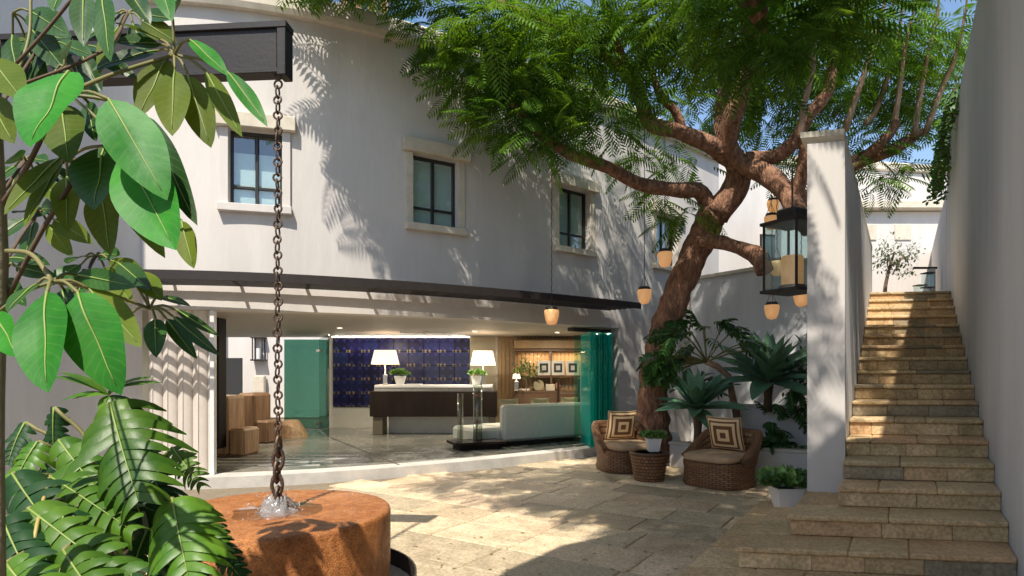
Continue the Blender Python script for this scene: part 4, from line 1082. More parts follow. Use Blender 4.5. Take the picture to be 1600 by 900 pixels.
for i in range(18):
    px_, py_ = rd.choice([(1200, 655), (1195, 640), (1215, 640), (1235, 620), (1250, 600), (1245, 640), (1210, 665)])
    b = at(px_ + rd.uniform(-12, 12), py_ + rd.uniform(-12, 8), 9.45 + rd.uniform(-.15, .3)); d = Vector((rd.uniform(-.7, .7), -.5, rd.uniform(-1.1, .4))).normalized()
    items.append((b, b + d * rd.uniform(.25, .4), .12, Vector((d.x * .4, -.7, .7)), 7, .3, LEAFD, None))
split_plant('trailing_philodendron', 'dark cut leaves spilling over the upper tier under the large agave', items, None, root=at(1215, 632, 9.55))
def bushy(name, label, c, rx, rz, n, l, w_, m_, cat='plant', group=None, seed=0):
    r = empty(name, c - Z3 * rz, label, cat, group); rd = random.Random(seed); m = MB()
    for i in range(n):
        p = c + Vector((rd.gauss(0, .5) * rx, rd.gauss(0, .4) * rx, rd.gauss(0, .45) * rz)); d = Vector((rd.gauss(0, 1), rd.gauss(-.3, 1), rd.gauss(.3, .8))).normalized()
        leaf(m, p, p + d * l * rd.uniform(.7, 1.2), w_, Vector((0, -.4, 1)), n=4, m=2, droop=.3)
    st_ = MB()
    for i in range(5): st_.tube([c - Z3 * rz, c + Vector((rd.gauss(0, .3) * rx, 0, rd.random() * rz * .5))], .006, 5)
    st_.build('stems', STEMB, r); m.build('foliage', m_, r, True, fix=False); return r
bushy('low_plant', 'low dark leafy plant in the lower tier beside the chair back', at(1190, 694, 9.2), .22, .13, 110, .13, .03, LEAFD, seed=1)
bushy('low_plant', 'low dark leafy plant in the lower tier near the white pillar', at(1228, 698, 9.1), .25, .08, 90, .11, .026, LEAFD, seed=2)
bushy('fern_clump', 'dark fern-like clump on the upper tier against the white pillar', at(1252, 585, 9.6), .28, .42, 200, .24, .02, LEAFD, seed=4)
bushy('leafy_shrub', 'dark leafy shrub at the foot of the leaning tree behind the agave', at(1090, 600, 10.4), .4, .2, 170, .17, .035, LEAFD, seed=5)

# ---------------------------------------------------------------- wicker chairs, pillows, table
def wicker_mat():
    m = bpy.data.materials.new('woven_wicker'); m.use_nodes = True; nt = m.node_tree; N = nt.nodes; L = nt.links; p = N['Principled BSDF']
    tc = N.new('ShaderNodeTexCoord'); mp = N.new('ShaderNodeMapping'); mp.inputs['Scale'].default_value = (26, 11, 1); L.new(tc.outputs['UV'], mp.inputs[0])
    ck = N.new('ShaderNodeTexBrick'); L.new(mp.outputs[0], ck.inputs['Vector']); ck.inputs['Scale'].default_value = 1.0
    ck.inputs['Color1'].default_value = (.30, .145, .062, 1); ck.inputs['Color2'].default_value = (.20, .092, .04, 1); ck.inputs['Mortar'].default_value = (.03, .015, .008, 1)
    ck.inputs['Mortar Size'].default_value = .09; ck.inputs['Mortar Smooth'].default_value = .8; ck.inputs['Brick Width'].default_value = .9; ck.inputs['Row Height'].default_value = .5
    L.new(ck.outputs['Color'], p.inputs['Base Color']); p.inputs['Roughness'].default_value = .5
    b = N.new('ShaderNodeBump'); b.inputs['Strength'].default_value = .9; b.inputs['Distance'].default_value = .006; b.invert = True
    L.new(ck.outputs['Fac'], b.inputs['Height']); L.new(b.outputs[0], p.inputs['Normal']); return m
WICK = wicker_mat()
SEATM = mat('tan_seat_cloth', (.50, .34, .20), (.43, .285, .165), 8, .85, .15, 90, bdist=.003)
def pillow_mat():
    m = bpy.data.materials.new('square_pattern_cloth'); m.use_nodes = True; nt = m.node_tree; N = nt.nodes; L = nt.links; p = N['Principled BSDF']
    tc = N.new('ShaderNodeTexCoord'); se = N.new('ShaderNodeSeparateXYZ'); L.new(tc.outputs['UV'], se.inputs[0])
    def mt(op, a, b=None):
        q = N.new('ShaderNodeMath'); q.operation = op
        for i, v in enumerate((a, b)):
            if v is None: continue
            if isinstance(v, (int, float)): q.inputs[i].default_value = v
            else: L.new(v, q.inputs[i])
        return q.outputs[0]
    d = mt('MAXIMUM', mt('ABSOLUTE', mt('SUBTRACT', se.outputs[0], .5)), mt('ABSOLUTE', mt('SUBTRACT', se.outputs[1], .5)))
    cr = N.new('ShaderNodeValToRGB'); cr.color_ramp.interpolation = 'CONSTANT'; e = cr.color_ramp.elements
    B_, C_ = (.17, .07, .028, 1), (.76, .55, .30, 1)
    e[0].color = B_; e[1].position = .08; e[1].color = C_
    for pz, c in ((.17, B_), (.27, C_), (.345, B_), (.40, C_), (.455, B_), (.485, C_)):
        q = e.new(pz); q.color = c
    L.new(d, cr.inputs[0]); L.new(cr.outputs[0], p.inputs['Base Color']); p.inputs['Roughness'].default_value = .85
    n = N.new('ShaderNodeTexNoise'); n.inputs['Scale'].default_value = 60; bp = N.new('ShaderNodeBump'); bp.inputs['Strength'].default_value = .15; bp.inputs['Distance'].default_value = .004
    L.new(n.outputs['Fac'], bp.inputs['Height']); L.new(bp.outputs[0], p.inputs['Normal'])
    return m
PILM = pillow_mat()
def superell(a, hx, hy, e=3.2):
    c, s = math.cos(a), math.sin(a); k = (abs(c) ** e + abs(s) ** e) ** (-1 / e); return c * k * hx, s * k * hy
def wicker_chair(x, y, rz, label, pl_label):
    """faces local -Y; rolled low arms, flared skirt, wrapped back"""
    r = empty('wicker_chair', (x, y, 0), label, 'chair', 'wicker lounge chairs', rz=rz)
    W_, D_ = .44, .42
    m = MB(); P = []
    for (z, f_) in ((.005, .95), (.03, .99), (.12, .965), (.22, .955), (.30, .985), (.335, .98), (.345, .9)):
        P.append([Vector((*superell(2 * math.pi * j / 48, W_ * f_, D_ * f_), z)) for j in range(49)])
    m.grid(P); m.add([P[-1][j] for j in range(48)], [tuple(range(48))])
    m.build('skirt', WICK, r, True, world=False)
    # wrapped back
    P = []; a0_, a1_ = R(-22), R(202); K = 40
    prof_ = []
    for j in range(K + 1):
        a = a0_ + (a1_ - a0_) * j / K; f_ = math.sin(math.pi * j / K)
        top = .40 + .33 * min(1, f_ * 1.25) ** 1.6
        prof_.append((a, top))
    for (off, lv) in ((.0, .30), (.015, .55), (.045, .85), (.05, .97), (.02, 1.02), (-.05, 1.0), (-.075, .93), (-.075, .5), (-.07, .30)):
        row = []
        for a, top in prof_:
            x_, y_ = superell(a, W_, D_); nn = Vector((x_, y_, 0)).normalized()
            zz_ = .30 + (top - .30) * (lv - .30) / .7 if lv > .3 else .30
            lean = .10 * max(0, zz_ - .3) / .4 * max(0, math.sin(a))
            row.append(Vector((x_, y_, zz_)) + nn * off + Vector((0, lean, 0)))
        P.append(row)
    mb_ = MB().grid(P); n0_ = len(P[0])
    mb_.f.append(tuple(i * n0_ for i in range(len(P)))); mb_.f.append(tuple(i * n0_ + n0_ - 1 for i in range(len(P)))[::-1])
    mb_.build('backrest', WICK, r, True, world=False)
    # seat cushion
    m = MB(); P = []
    for (z, f_) in ((.345, .84), (.355, .90), (.39, .935), (.425, .90), (.445, .78), (.455, .5), (.457, .02)):
        P.append([Vector((superell(2 * math.pi * j / 40, W_ * f_, D_ * f_ , 4)[0] * .93, superell(2 * math.pi * j / 40, W_ * f_, D_ * f_, 4)[1] - .055, z)) for j in range(41)])
    m.grid(P); m.build('seat_cushion', SEATM, r, True, world=False)
    fw = Vector((math.sin(rz), -math.cos(rz), 0)); sd_ = Vector((math.cos(rz), math.sin(rz), 0))
    c = Vector((x, y, .685)) - fw * .17
    cushion('throw_pillow', c, .52, .50, sd_, fw, .17, PILM, pl_label, 'pillow', 'square patterned pillows', R(16))
cR = gp(1124, 757); cL = gp(978, 734)
wicker_chair(cR.x, cR.y, R(-48), 'brown wicker lounge chair nearer the stairs, turned towards the side table', 'brown and cream nested-square pillow on the chair nearer the stairs')
wicker_chair(cL.x, cL.y, R(14), 'brown wicker lounge chair beside the teal glass doors', 'brown and cream nested-square pillow on the chair beside the teal glass')
tb_ = gp(1014, 750); 
st_ = empty('wicker_side_table', tb_, 'round woven side table between the two wicker chairs', 'table')
MB().lathe(tb_, [(.20, 0.004), (.215, .03), (.235, .18), (.262, .34), (.27, .385), (.262, .40)], 40, True).build('drum', WICK, st_, True)
MB().lathe(tb_, [(.272, .372), (.278, .385), (.272, .405), (.24, .408), (.2, .4), (.02, .4)], 40, True).build('rim', mat('table_rim_wicker', (.09, .045, .022), (.13, .065, .03), 40, .5, .5, 60), st_, True)
square_pot(tb_.x + .06, tb_.y, .409, .10, .07, .19, 'small white square pot of succulents on the wicker side table', None, 70, .10, seed=5)
sp0 = gp(1231, 796, RS + .001)
square_pot(sp0.x, sp0.y + .05, RS + .001, .135, .085, .22, 'white tapered pot of spiky succulents on the lowest step by the pillar', None, 130, .16, up=.7, seed=9, lm=mat('spiky_green', (.05, .12, .03), (.10, .2, .05), 12, .5, transl=.1))

# ---------------------------------------------------------------- hanging lanterns
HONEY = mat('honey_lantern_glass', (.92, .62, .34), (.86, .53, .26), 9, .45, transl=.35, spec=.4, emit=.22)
def hang_lantern(px_, py_, Y, top, label, s=1.0):
    c = at(px_, py_, Y); r = empty('hanging_lantern', c - Z3 * .14 * s, label, 'lantern', 'honey coloured hanging lanterns')
    pf = [(.02, -.14), (.07, -.125), (.095, -.07), (.115, .02), (.12, .07), (.11, .10)]
    MB().lathe(c, [(a * s, b * s) for a, b in pf], 20, True).build('cup', HONEY, r, True)
    MB().lathe(c, [(.10 * s, .10 * s), (.105 * s, .105 * s), (.085 * s, .15 * s), (.03 * s, .155 * s)], 20, True).build('collar', DARKMETAL, r, True)
    hz = .33 * s
    for a in (0, 1, 2):
        q = Vector((math.cos(a * 2.1 + .3), math.sin(a * 2.1 + .3), 0)) * .095 * s
        MB().tube([c + q + Z3 * .12 * s, c + Z3 * hz], .004, 5).build('wire', IRON, r)
    z = c.z + hz; m = MB()
    me = MB()
    k = 0
    pts = []
    while z < c.z + hz + top:
        z2 = z + .07
        m.tube([Vector((c.x + (.006 if k % 2 else -.006), c.y, z)), Vector((c.x + (-.006 if k % 2 else .006), c.y, z2))], .0065, 5); z = z2 - .008; k += 1
    m.build('chain', IRON, r)
hang_lantern(862, 494, 9.6, 2.9, 'honey lantern hanging in front of the canopy, leftmost of them all')
hang_lantern(1007, 462, 10.2, 2.6, 'honey lantern hanging just left of the trunk below the window')
hang_lantern(1039, 404, 9.6, 1.0, 'honey lantern hanging before the small window by the trunk fork')
hang_lantern(1206, 486, 9.6, 1.2, 'honey lantern hanging under the big glass lantern against the grey wall', .95)
hang_lantern(1252, 465, 9.0, 1.0, 'honey lantern half hidden by the white pillar under the glass lantern', .95)
hang_lantern(1208, 322, 10.2, .9, 'topmost honey lantern hanging above the big glass lantern', .85)
hang_lantern(1205, 347, 9.6, .5, 'honey lantern hanging just above the lid of the big glass lantern', .9)
hang_lantern(1214, 418, 9.4, 1.0, 'honey lantern seen through the big glass lantern', .95)
# big square glass lantern
lc = at(1238, 402, 8.0); hw_, hh_ = .245, .43
bl = empty('glass_lantern', lc - Z3 * .5, 'large square glass lantern with a thick candle hanging from the branch', 'lantern')
rot = R(28); cs = [Vector((math.cos(rot + q * math.pi / 2 + math.pi / 4), math.sin(rot + q * math.pi / 2 + math.pi / 4), 0)) * hw_ * 1.414 for q in range(4)]
LG = glass('smoked_lantern_glass', (.84, .91, .91), .9, .02)
for q in range(4):
    a, b = lc + cs[q], lc + cs[(q + 1) % 4]; mid_ = (a + b) / 2
    MB().obox(mid_, (b - a) / 2 * .94, (mid_ - lc).normalized() * .004, Z3 * (hh_ - .005)).build('pane', LG, bl)
    MB().obox(a, (.013, 0, 0), (0, .013, 0), Z3 * hh_).build('corner_post', DARKMETAL, bl)
tx = (cs[1] - cs[0]).normalized(); ty = Vector((-tx.y, tx.x, 0))
MB().obox(lc - Z3 * (hh_ + .02), tx * (hw_ + .04), ty * (hw_ + .04), Z3 * .02, .004).build('tray', DARKMETAL, bl)
MB().obox(lc + Z3 * (hh_ + .02), tx * (hw_ + .04), ty * (hw_ + .04), Z3 * .02, .004).build('lid', DARKMETAL, bl)
MB().obox(lc + Z3 * (hh_ + .12), tx * (hw_ * .6), ty * (hw_ * .6), Z3 * .08, .03).build('chimney', DARKMETAL, bl)
MB().lathe(lc - Z3 * (hh_ - .001), [(.19, 0), (.17, .05), (.16, .06)], 24).build('candle_dish', mat('dish_bronze', (.10, .045, .02), None, 8, .3, metal=.6), bl, True)
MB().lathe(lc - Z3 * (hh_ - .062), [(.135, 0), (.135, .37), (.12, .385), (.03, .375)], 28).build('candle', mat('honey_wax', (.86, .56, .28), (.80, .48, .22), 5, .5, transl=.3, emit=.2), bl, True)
MB().tube([lc + Z3 * (hh_ + .2), lc + Z3 * (hh_ + .75)], .012, 6).build('hanger', IRON, bl)
# ---------------------------------------------------------------- the big tree
BARK = mat('red_brown_bark', (.10, .042, .024), (.42, .22, .13), 15, .85, 1.0, 30, bdist=.06, streak=3.2, detail=12)
TW = mat('pale_branch', (.36, .24, .16), (.26, .17, .11), 9, .8, .5, 30)
TB0 = at(1022, 700, 10.4); TB0.z = .05
tree = empty('jacaranda_tree', TB0, 'leaning red-barked feathery-leaved tree arching over the courtyard', 'tree')
def limb(name, pts, rad, n=14, m=BARK, seg=30, par=None):
    """pts: (px, py, depth)"""
    P = [at(*p) for p in pts]; Q = bez([(*p, r) for p, r in zip(P, rad)], seg)
    return MB().tube([Vector(q[:3]) for q in Q], [max(.01, q[3]) for q in Q], n, True, .22).build(name, m, par or tree, True)
t_ = limb('trunk', [(1022, 715, 10.4), (1020, 650, 10.4), (1021, 590, 10.4), (1038, 515, 10.4), (1068, 435, 10.35), (1098, 370, 10.2), (1118, 325, 10.0)], [.31, .26, .235, .23, .23, .24, .225], 34, seg=80)
limb('branch', [(1112, 335, 10.05), (1095, 300, 9.9), (1060, 297, 9.7), (1000, 288, 9.5), (950, 262, 9.3), (890, 240, 9.1), (840, 205, 8.9), (790, 150, 8.7)], [.15, .13, .115, .105, .095, .085, .06, .03])
limb('branch', [(1118, 335, 10.0), (1145, 300, 9.9), (1155, 270, 9.8), (1140, 235, 9.6), (1140, 200, 9.4), (1158, 150, 9.1), (1175, 95, 8.8), (1165, 20, 8.3), (1150, -80, 7.8)], [.24, .21, .19, .17, .15, .14, .12, .1, .06])
limb('branch', [(1140, 250, 9.7), (1105, 225, 9.5), (1060, 205, 9.3), (1018, 195, 9.1), (1003, 160, 8.9), (985, 120, 8.7), (960, 60, 8.3), (930, -40, 7.8)], [.13, .13, .115, .11, .1, .08, .06, .03])
limb('branch', [(1068, 207, 9.3), (1055, 175, 9.2), (1030, 145, 9.1), (1010, 90, 8.9)], [.07, .065, .06, .04])
limb('branch', [(1128, 245, 9.6), (1127, 190, 9.7), (1130, 140, 9.8), (1150, 60, 9.8)], [.13, .11, .1, .06])
limb('branch', [(1150, 255, 9.7), (1195, 272, 9.4), (1228, 300, 9.1), (1245, 330, 8.8), (1262, 360, 8.5)], [.15, .15, .14, .13, .10])
limb('branch', [(1232, 320, 9.0), (1250, 285, 8.9), (1258, 240, 8.7), (1250, 205, 8.6)], [.12, .10, .085, .05])
limb('pale_shoot', [(1251, 215, 8.6), (1255, 170, 8.5), (1268, 120, 8.3), (1276, 60, 8.1)], [.05, .04, .035, .025], 7, TW)
limb('branch', [(1165, 248, 9.6), (1210, 245, 9.5), (1240, 222, 9.3), (1265, 180, 9.1), (1295, 140, 8.9), (1300, 90, 8.8), (1310, 10, 8.4)], [.10, .105, .10, .09, .08, .06, .04])
limb('broken_stub', [(1090, 378, 10.1), (1130, 380, 9.8), (1160, 390, 9.6), (1185, 402, 9.4), (1195, 425, 9.3)], [.12, .11, .11, .14, .13])
limb('branch', [(1240, 325, 9.0), (1300, 280, 9.6), (1345, 250, 9.9), (1385, 238, 9.8), (1415, 222, 9.7), (1440, 205, 9.6)], [.12, .12, .12, .10, .085, .06])
limb('branch', [(1340, 255, 9.9), (1375, 225, 9.6), (1395, 203, 9.5), (1400, 185, 9.4)], [.09, .08, .065, .05])
for a in ([(1320, 205, 9.4), (1345, 130, 9.1), (1372, 45, 8.8)], [(1396, 205, 9.5), (1404, 150, 9.3), (1414, 75, 9.1)], [(1428, 215, 9.6), (1438, 150, 9.4), (1448, 95, 9.2)], [(1352, 195, 9.8), (1372, 165, 9.7), (1392, 100, 9.5)], [(1445, 210, 9.6), (1475, 130, 9.4), (1492, 92, 9.2)]):
    b_ = a[-1]; limb('pale_shoot', a + [(b_[0] + 16, b_[1] - 70, b_[2] - .2), (b_[0] + 22, b_[1] - 130, b_[2] - .4)], [.05, .04, .028, .018, .008], 7, TW, 16)
limb('branch', [(1165, -60, 6.4), (1178, -5, 6.5), (1188, 30, 6.6), (1196, 52, 6.7)], [.12, .11, .085, .03])
limb('branch', [(985, 120, 8.7), (900, 60, 8.5), (820, 20, 8.3), (720, -20, 8.0)], [.07, .055, .04, .02])
limb('branch', [(1150, -60, 7.8), (1000, -260, 7.2), (760, -420, 6.6), (560, -420, 6.6)], [.09, .08, .06, .03])
limb('branch', [(1150, -80, 7.8), (1120, -600, 6.0), (1000, -1000, 5.0), (900, -1300, 4.4)], [.09, .08, .06, .03])
# feathery fronds
def frond_detail(L, npair, fine):
    """rachis along +X, drooping; returns verts, faces"""
    v = []; f = []
    dr = .32
    def rp(t): return np.array((L * t, 0, -dr * L * t * t))
    for i in range(6):
        a, b = rp(i / 6), rp((i + 1) / 6); w_ = .004
        o = len(v); v += [a + (0, -w_, 0), a + (0, w_, 0), b + (0, w_, 0), b + (0, -w_, 0)]; f.append((o, o + 1, o + 2, o + 3))
    for i in range(npair):
        t = .12 + .86 * (i + .5) / npair; ln = L * .30 * math.sin(math.pi * (.18 + .76 * t)) ** .8; c = rp(t)
        for sg in (-1, 1):
            d = np.array((.42 + .25 * t, sg * .9, -.10 - .3 * t)); d /= np.linalg.norm(d); side = np.array((d[1] * sg, -d[0] * sg, 0)) * sg
            side = np.cross(d, (0, 0, 1.0)); side /= np.linalg.norm(side)
            dz = np.array((0, 0, -.25 * ln))
            if not fine:
                wd = L / npair * .27
                o = len(v); m_ = c + d * ln * .5 + dz * .25; e_ = c + d * ln + dz
                v += [c, m_ + side * wd, e_, m_ - side * wd]; f.append((o, o + 1, o + 2, o + 3))
            else:
                k = 9
                for q in range(k):
                    s_ = (q + .6) / k; b = c + d * ln * s_ + dz * s_ * s_; ll = ln * .17 * math.sin(math.pi * (.2 + .75 * s_))
                    for sg2 in (-1, 1):
                        dd_ = side * sg2 + d * .5; dd_ /= np.linalg.norm(dd_)
                        o = len(v); pe = d * ll * .22
                        v += [b, b + dd_ * ll * .5 + pe, b + dd_ * ll, b + dd_ * ll * .5 - pe]; f.append((o, o + 1, o + 2, o + 3))
    return np.array(v), np.array(f)
FV = {0: [frond_detail(.62, 11, False), frond_detail(.54, 10, False), frond_detail(.70, 12, False)], 1: [frond_detail(.56, 15, True), frond_detail(.50, 13, True)]}
def crown_mesh(name, centres, mats, seed):
    """centres: list of (pos, outward dir, fine)"""
    r = np.random.default_rng(seed); VV = []; FF = []; off = 0
    for (p, d, fine) in centres:
        v, f = FV[fine][r.integers(len(FV[fine]))]
        d = d / np.linalg.norm(d); up = np.array((r.normal(0, .35), r.normal(0, .35), 1.0)); y = np.cross(up, d); y /= np.linalg.norm(y); z = np.cross(d, y)
        s_ = r.uniform(.75, 1.15)
        VV.append((v * s_) @ np.array((d, y, z)) + p); FF.append(f + off); off += len(v)
    V = np.concatenate(VV).astype(np.float32); Fq = np.concatenate(FF).astype(np.int32)
    me = bpy.data.meshes.new(name); me.vertices.add(len(V)); me.vertices.foreach_set('co', (V - np.array(wloc(tree), dtype=np.float32)).ravel())
    me.loops.add(Fq.size); me.loops.foreach_set('vertex_index', Fq.ravel()); me.polygons.add(len(Fq))
    me.polygons.foreach_set('loop_start', np.arange(0, Fq.size, 4, dtype=np.int32)); me.polygons.foreach_set('loop_total', np.full(len(Fq), 4, dtype=np.int32))
    me.update(calc_edges=True); me.materials.append(mats)
    o = bpy.data.objects.new(name, me); COL.objects.link(o); o.parent = tree; return o
FOL = mat('feathery_leaf', (.055, .155, .014), (.15, .26, .03), .9, .5, transl=.34, spec=.25)
def vary(m):      # every leaflet its own tone
    nt = m.node_tree; N = nt.nodes; L = nt.links; g = N.new('ShaderNodeNewGeometry'); mr = N.new('ShaderNodeMapRange'); mr.inputs[3].default_value = .6; mr.inputs[4].default_value = 1.3
    L.new(g.outputs['Random Per Island'], mr.inputs[0]); rp = [n for n in N if n.type == 'VALTORGB'][0]; hs = N.new('ShaderNodeHueSaturation'); L.new(mr.outputs[0], hs.inputs['Value'])
    to = [l.to_socket for l in rp.outputs[0].links]; L.new(rp.outputs[0], hs.inputs['Color'])
    for t in to: L.new(hs.outputs[0], t)
vary(FOL)
def clump(cx, cy, Y, r, n, fine=0, flat=.6, world=None):
    out = []; c = np.array(at(cx, cy, Y)) if world is None else np.array(world)
    for _ in range(n):
        q = rng.normal(0, 1, 3); q /= np.linalg.norm(q); q *= rng.random() ** .4; p = c + q * np.array((r, r, r * flat))
        d = q * np.array((1, 1, .35)) + rng.normal(0, .35, 3) * np.array((1, 1, .5)); d[2] = d[2] * .6 - .12
        if np.linalg.norm(d) < .05: d = np.array((1, 0, 0.))
        out.append((p, d, fine))
    return out
CL = []
for a in [(668, 50, 9.0, .42, 26), (712, 60, 8.8, .5, 32), (705, 5, 8.6, .5, 34), (750, 110, 8.7, .5, 34), (775, 40, 8.5, .6, 38), (740, 20, 8.8, .5, 26), (800, 110, 8.9, .5, 28), (850, 60, 8.8, .5, 28), (810, 165, 8.6, .5, 36), (845, 105, 8.4, .5, 34), (870, 25, 8.2, .6, 42), (775, 195, 8.7, .35, 20), (845, 215, 8.8, .4, 24), (905, 170, 8.6, .5, 36), (930, 85, 8.3, .6, 42), (950, 200, 8.9, .4, 22), (985, 60, 8.2, .6, 36), (960, 10, 8.0, .6, 36),
          (1035, 50, 8.0, .6, 36), (980, 150, 9.6, .6, 30), (1070, 15, 7.8, .6, 36), (1095, 85, 8.2, .5, 24), (1080, 150, 10.2, .7, 36), (1130, 45, 7.8, .6, 32), (1070, 255, 10.4, .45, 20), (1035, 300, 10.1, .3, 16), (1075, 328, 9.7, .26, 12), (1010, 245, 10.2, .35, 16), (1180, 120, 9.9, .6, 30), (1195, 200, 10.6, .6, 30), (1235, 110, 9.6, .6, 30), (1215, 165, 10.6, .6, 30), (1250, 250, 10.6, .5, 18),
          (1300, 60, 8.8, .5, 28), (1330, 130, 10.0, .6, 32), (1310, 180, 10.2, .55, 30), (1290, 15, 8.6, .6, 32), (1370, 150, 10.2, .6, 32), (1400, 100, 10.0, .6, 28), (1350, 60, 9.4, .6, 28), (1380, 10, 9.0, .6, 32), (1440, 50, 9.4, .6, 28), (1460, 130, 10.0, .5, 24), (1430, 175, 10.2, .4, 16), (1480, 70, 9.6, .45, 20), (1345, 230, 10.0, .4, 20), (1370, 275, 10.0, .4, 20), (1410, 268, 10.0, .25, 8), (1480, 190, 9.9, .3, 9), (1500, 40, 9.4, .3, 10), (1340, 100, 10.6, .6, 34), (1420, 130, 10.6, .6, 34), (1460, 80, 10.4, .5, 26), (1300, 130, 10.8, .6, 30), (1390, 190, 10.6, .5, 26), (1260, 60, 10.0, .6, 28), (1160, 160, 10.8, .6, 26)]:
    CL += clump(*a)
for a in [(1195, 25, 6.6, .45, 30, 0), (1260, 20, 6.4, .45, 30, 0), (1240, 75, 6.6, .4, 24, 0), (1150, 50, 6.8, .35, 14, 0), (1320, 30, 6.6, .4, 20, 0), (1175, -40, 6.3, .5, 30, 0), (1290, -40, 6.2, .5, 30, 0), (1180, 90, 6.9, .25, 8, 0), (1385, 0, 6.6, .35, 14, 0), (1090, -10, 6.6, .4, 16, 0), (1000, -15, 6.8, .4, 14, 0), (900, 0, 7.2, .4, 16, 0), (760, 30, 7.6, .4, 16, 0)]:
    CL += clump(*a)
crown_mesh('crown', CL, FOL, 3)
# upper part of the crown, above the picture: it shades the facade and the courtyard
CU = []
for (x, y, z, r, n) in [(-2.2, 7.9, 7.4, .4, 26), (-2.1, 7.4, 7.6, .45, 30), (-1.75, 7.9, 7.1, .4, 22), (-.4, 8.6, 7.4, .4, 16), (.2, 9.1, 7.3, .45, 20), (.5, 9.9, 6.8, .4, 16), (1.2, 10.2, 7.2, .5, 24), (1.9, 10.6, 7.2, .5, 24),
                        (3.2, 10.5, 7.7, .9, 80), (3.7, 11.0, 6.8, .7, 60), (4.3, 10.6, 7.4, .8, 70), (2.8, 9.9, 7.8, .8, 56), (2.4, 7.2, 7.2, .7, 56), (3.1, 7.5, 7.2, .7, 50), (1.7, 7.1, 7.2, .7, 56),
                        (-1.3, 4.9, 7.0, .8, 100), (-.6, 5.4, 7.2, .9, 110), (.3, 6.0, 7.2, .9, 110), (.4, 5.0, 7.2, .9, 120), (1.3, 5.7, 7.2, .9, 110), (.8, 4.7, 7.0, .7, 90), (2.1, 5.4, 7.2, .8, 80), (2.0, 6.4, 7.2, .8, 70), (-.3, 4.2, 6.9, .8, 110), (.4, 3.7, 6.9, .8, 100), (-1.0, 4.1, 7.1, .6, 70), (2.5, 3.9, 7.2, .6, 50), (-.5, 3.3, 7.0, .55, 80), (2.8, 4.8, 7.2, .7, 56), (.2, 3.1, 7.0, .6, 50)]:
    if y < 6.6: x += .95; y -= 1.17          # hung up-sun of the ground they shade
    elif x > -1 and y > 6.6 and x > 1.5: x += .4; y -= .6
    d_p = (5.45 - y) / -SDIR.y * SDIR.z; x_p, z_p = x - SDIR.x / SDIR.z * d_p, z - d_p      # where its shadow meets the white pillar
    if abs(x_p - 2.83) < r + .05 and .2 < z_p < 4.2: continue
    CU += clump(0, 0, 0, r, n, 0, .6, (x, y, z))
# sprays that hang close to the facade: their shadows lie on it
HS = Vector((SDIR.x, SDIR.y, 0)) / SDIR.z
for (tx_, ty_) in [(565, 95), (600, 130), (640, 110), (575, 195), (615, 215), (655, 180), (590, 280), (635, 300), (612, 350), (655, 400), (640, 350), (620, 70), (580, 240), (600, 180), (610, 260), (790, 330), (835, 385), (785, 400), (860, 300), (900, 425), (965, 385), (820, 265), (995, 330), (860, 430), (1000, 400), (900, 340)]:
    fp, fn_, ft = C(s_of(tx_)); zf = EYE + (HOR - ty_) / F * fp.y
    for dz_ in np.arange(1.2, 5.0, .2):
        P_ = fp + HS * dz_ + Z3 * (zf + dz_); ix, iy = 800 + F * P_.x / P_.y, HOR - F * (P_.z - EYE) / P_.y
        if iy < (-80 if ix < 640 else -50) or (700 < ix < 960 and iy < 150): break
    CU += clump(0, 0, 0, .32, 22 if tx_ < 660 else 11, 0, .8, tuple(P_))
for (tx_, ty_) in [(720, 752), (780, 748), (850, 742), (800, 768), (870, 772), (930, 760), (945, 792), (1005, 790), (900, 737), (1060, 800), (1010, 825), (1100, 830), (960, 732), (1080, 780), (1040, 760), (1130, 790)]:
    P_ = gp(tx_, ty_) + HS * 6.9 + Z3 * 6.9; CU += clump(0, 0, 0, .42, 30, 0, .6, tuple(P_))
crown_mesh('upper_crown', CU, FOL, 4)

# ---------------------------------------------------------------- upper court: small tree, lantern post, creeper
ut = at(1387, 465, 13.0); ut.z = ZLAND
uts = empty('small_tree', ut, 'small grey-green tree in the court above the stairs', 'tree')
MB().tube([Vector(q) for q in bez([ut, ut + Vector((-.06, 0, .45)), ut + Vector((.04, 0, .95)), ut + Vector((.15, 0, 1.3))], 10)], [.05 - .003 * i for i in range(11)], 8).build('trunk', TW, uts, True)
m = MB(); rd = random.Random(3)
for (dx, dz, r, n) in ((.0, 1.3, .28, 170), (.35, 1.15, .28, 150), (.1, 1.0, .22, 90), (-.15, 1.12, .2, 80), (.55, 1.3, .18, 70), (.5, .85, .12, 30)):
    for i in range(n):
        p = ut + Vector((dx + rd.gauss(0, .5) * r, rd.gauss(0, .5) * r, dz + rd.gauss(0, .5) * r)); d = Vector((rd.gauss(0, 1), rd.gauss(0, 1), rd.gauss(-.2, .7))).normalized(); leaf(m, p, p + d * .09, .018, Vector((0, -.3, 1)), n=3, m=2)
m.build('crown', mat('olive_leaf', (.13, .17, .09), (.20, .24, .13), 8, .6, transl=.25), uts, True, fix=False)
for k, dx in enumerate((.25, -.1, .4)): MB().tube([ut + Vector((.1, 0, .8 + k * .1)), ut + Vector((dx + .1, 0, 1.25))], .012, 5).build('branch', TW, uts)
lp = at(1455, 465, 12.0); lp.z = ZLAND
lpo = empty('lantern_stand', lp, 'white post with two small glass lanterns at the top of the stairs', 'lantern stand')
MB().box((lp.x, lp.y, ZLAND + .38), (.11, .11, .76), .008).build('post', WHITE, lpo)
MB().box((lp.x - .12, lp.y, ZLAND + .78), (.46, .05, .04), .006).build('arm', DARKMETAL, lpo)
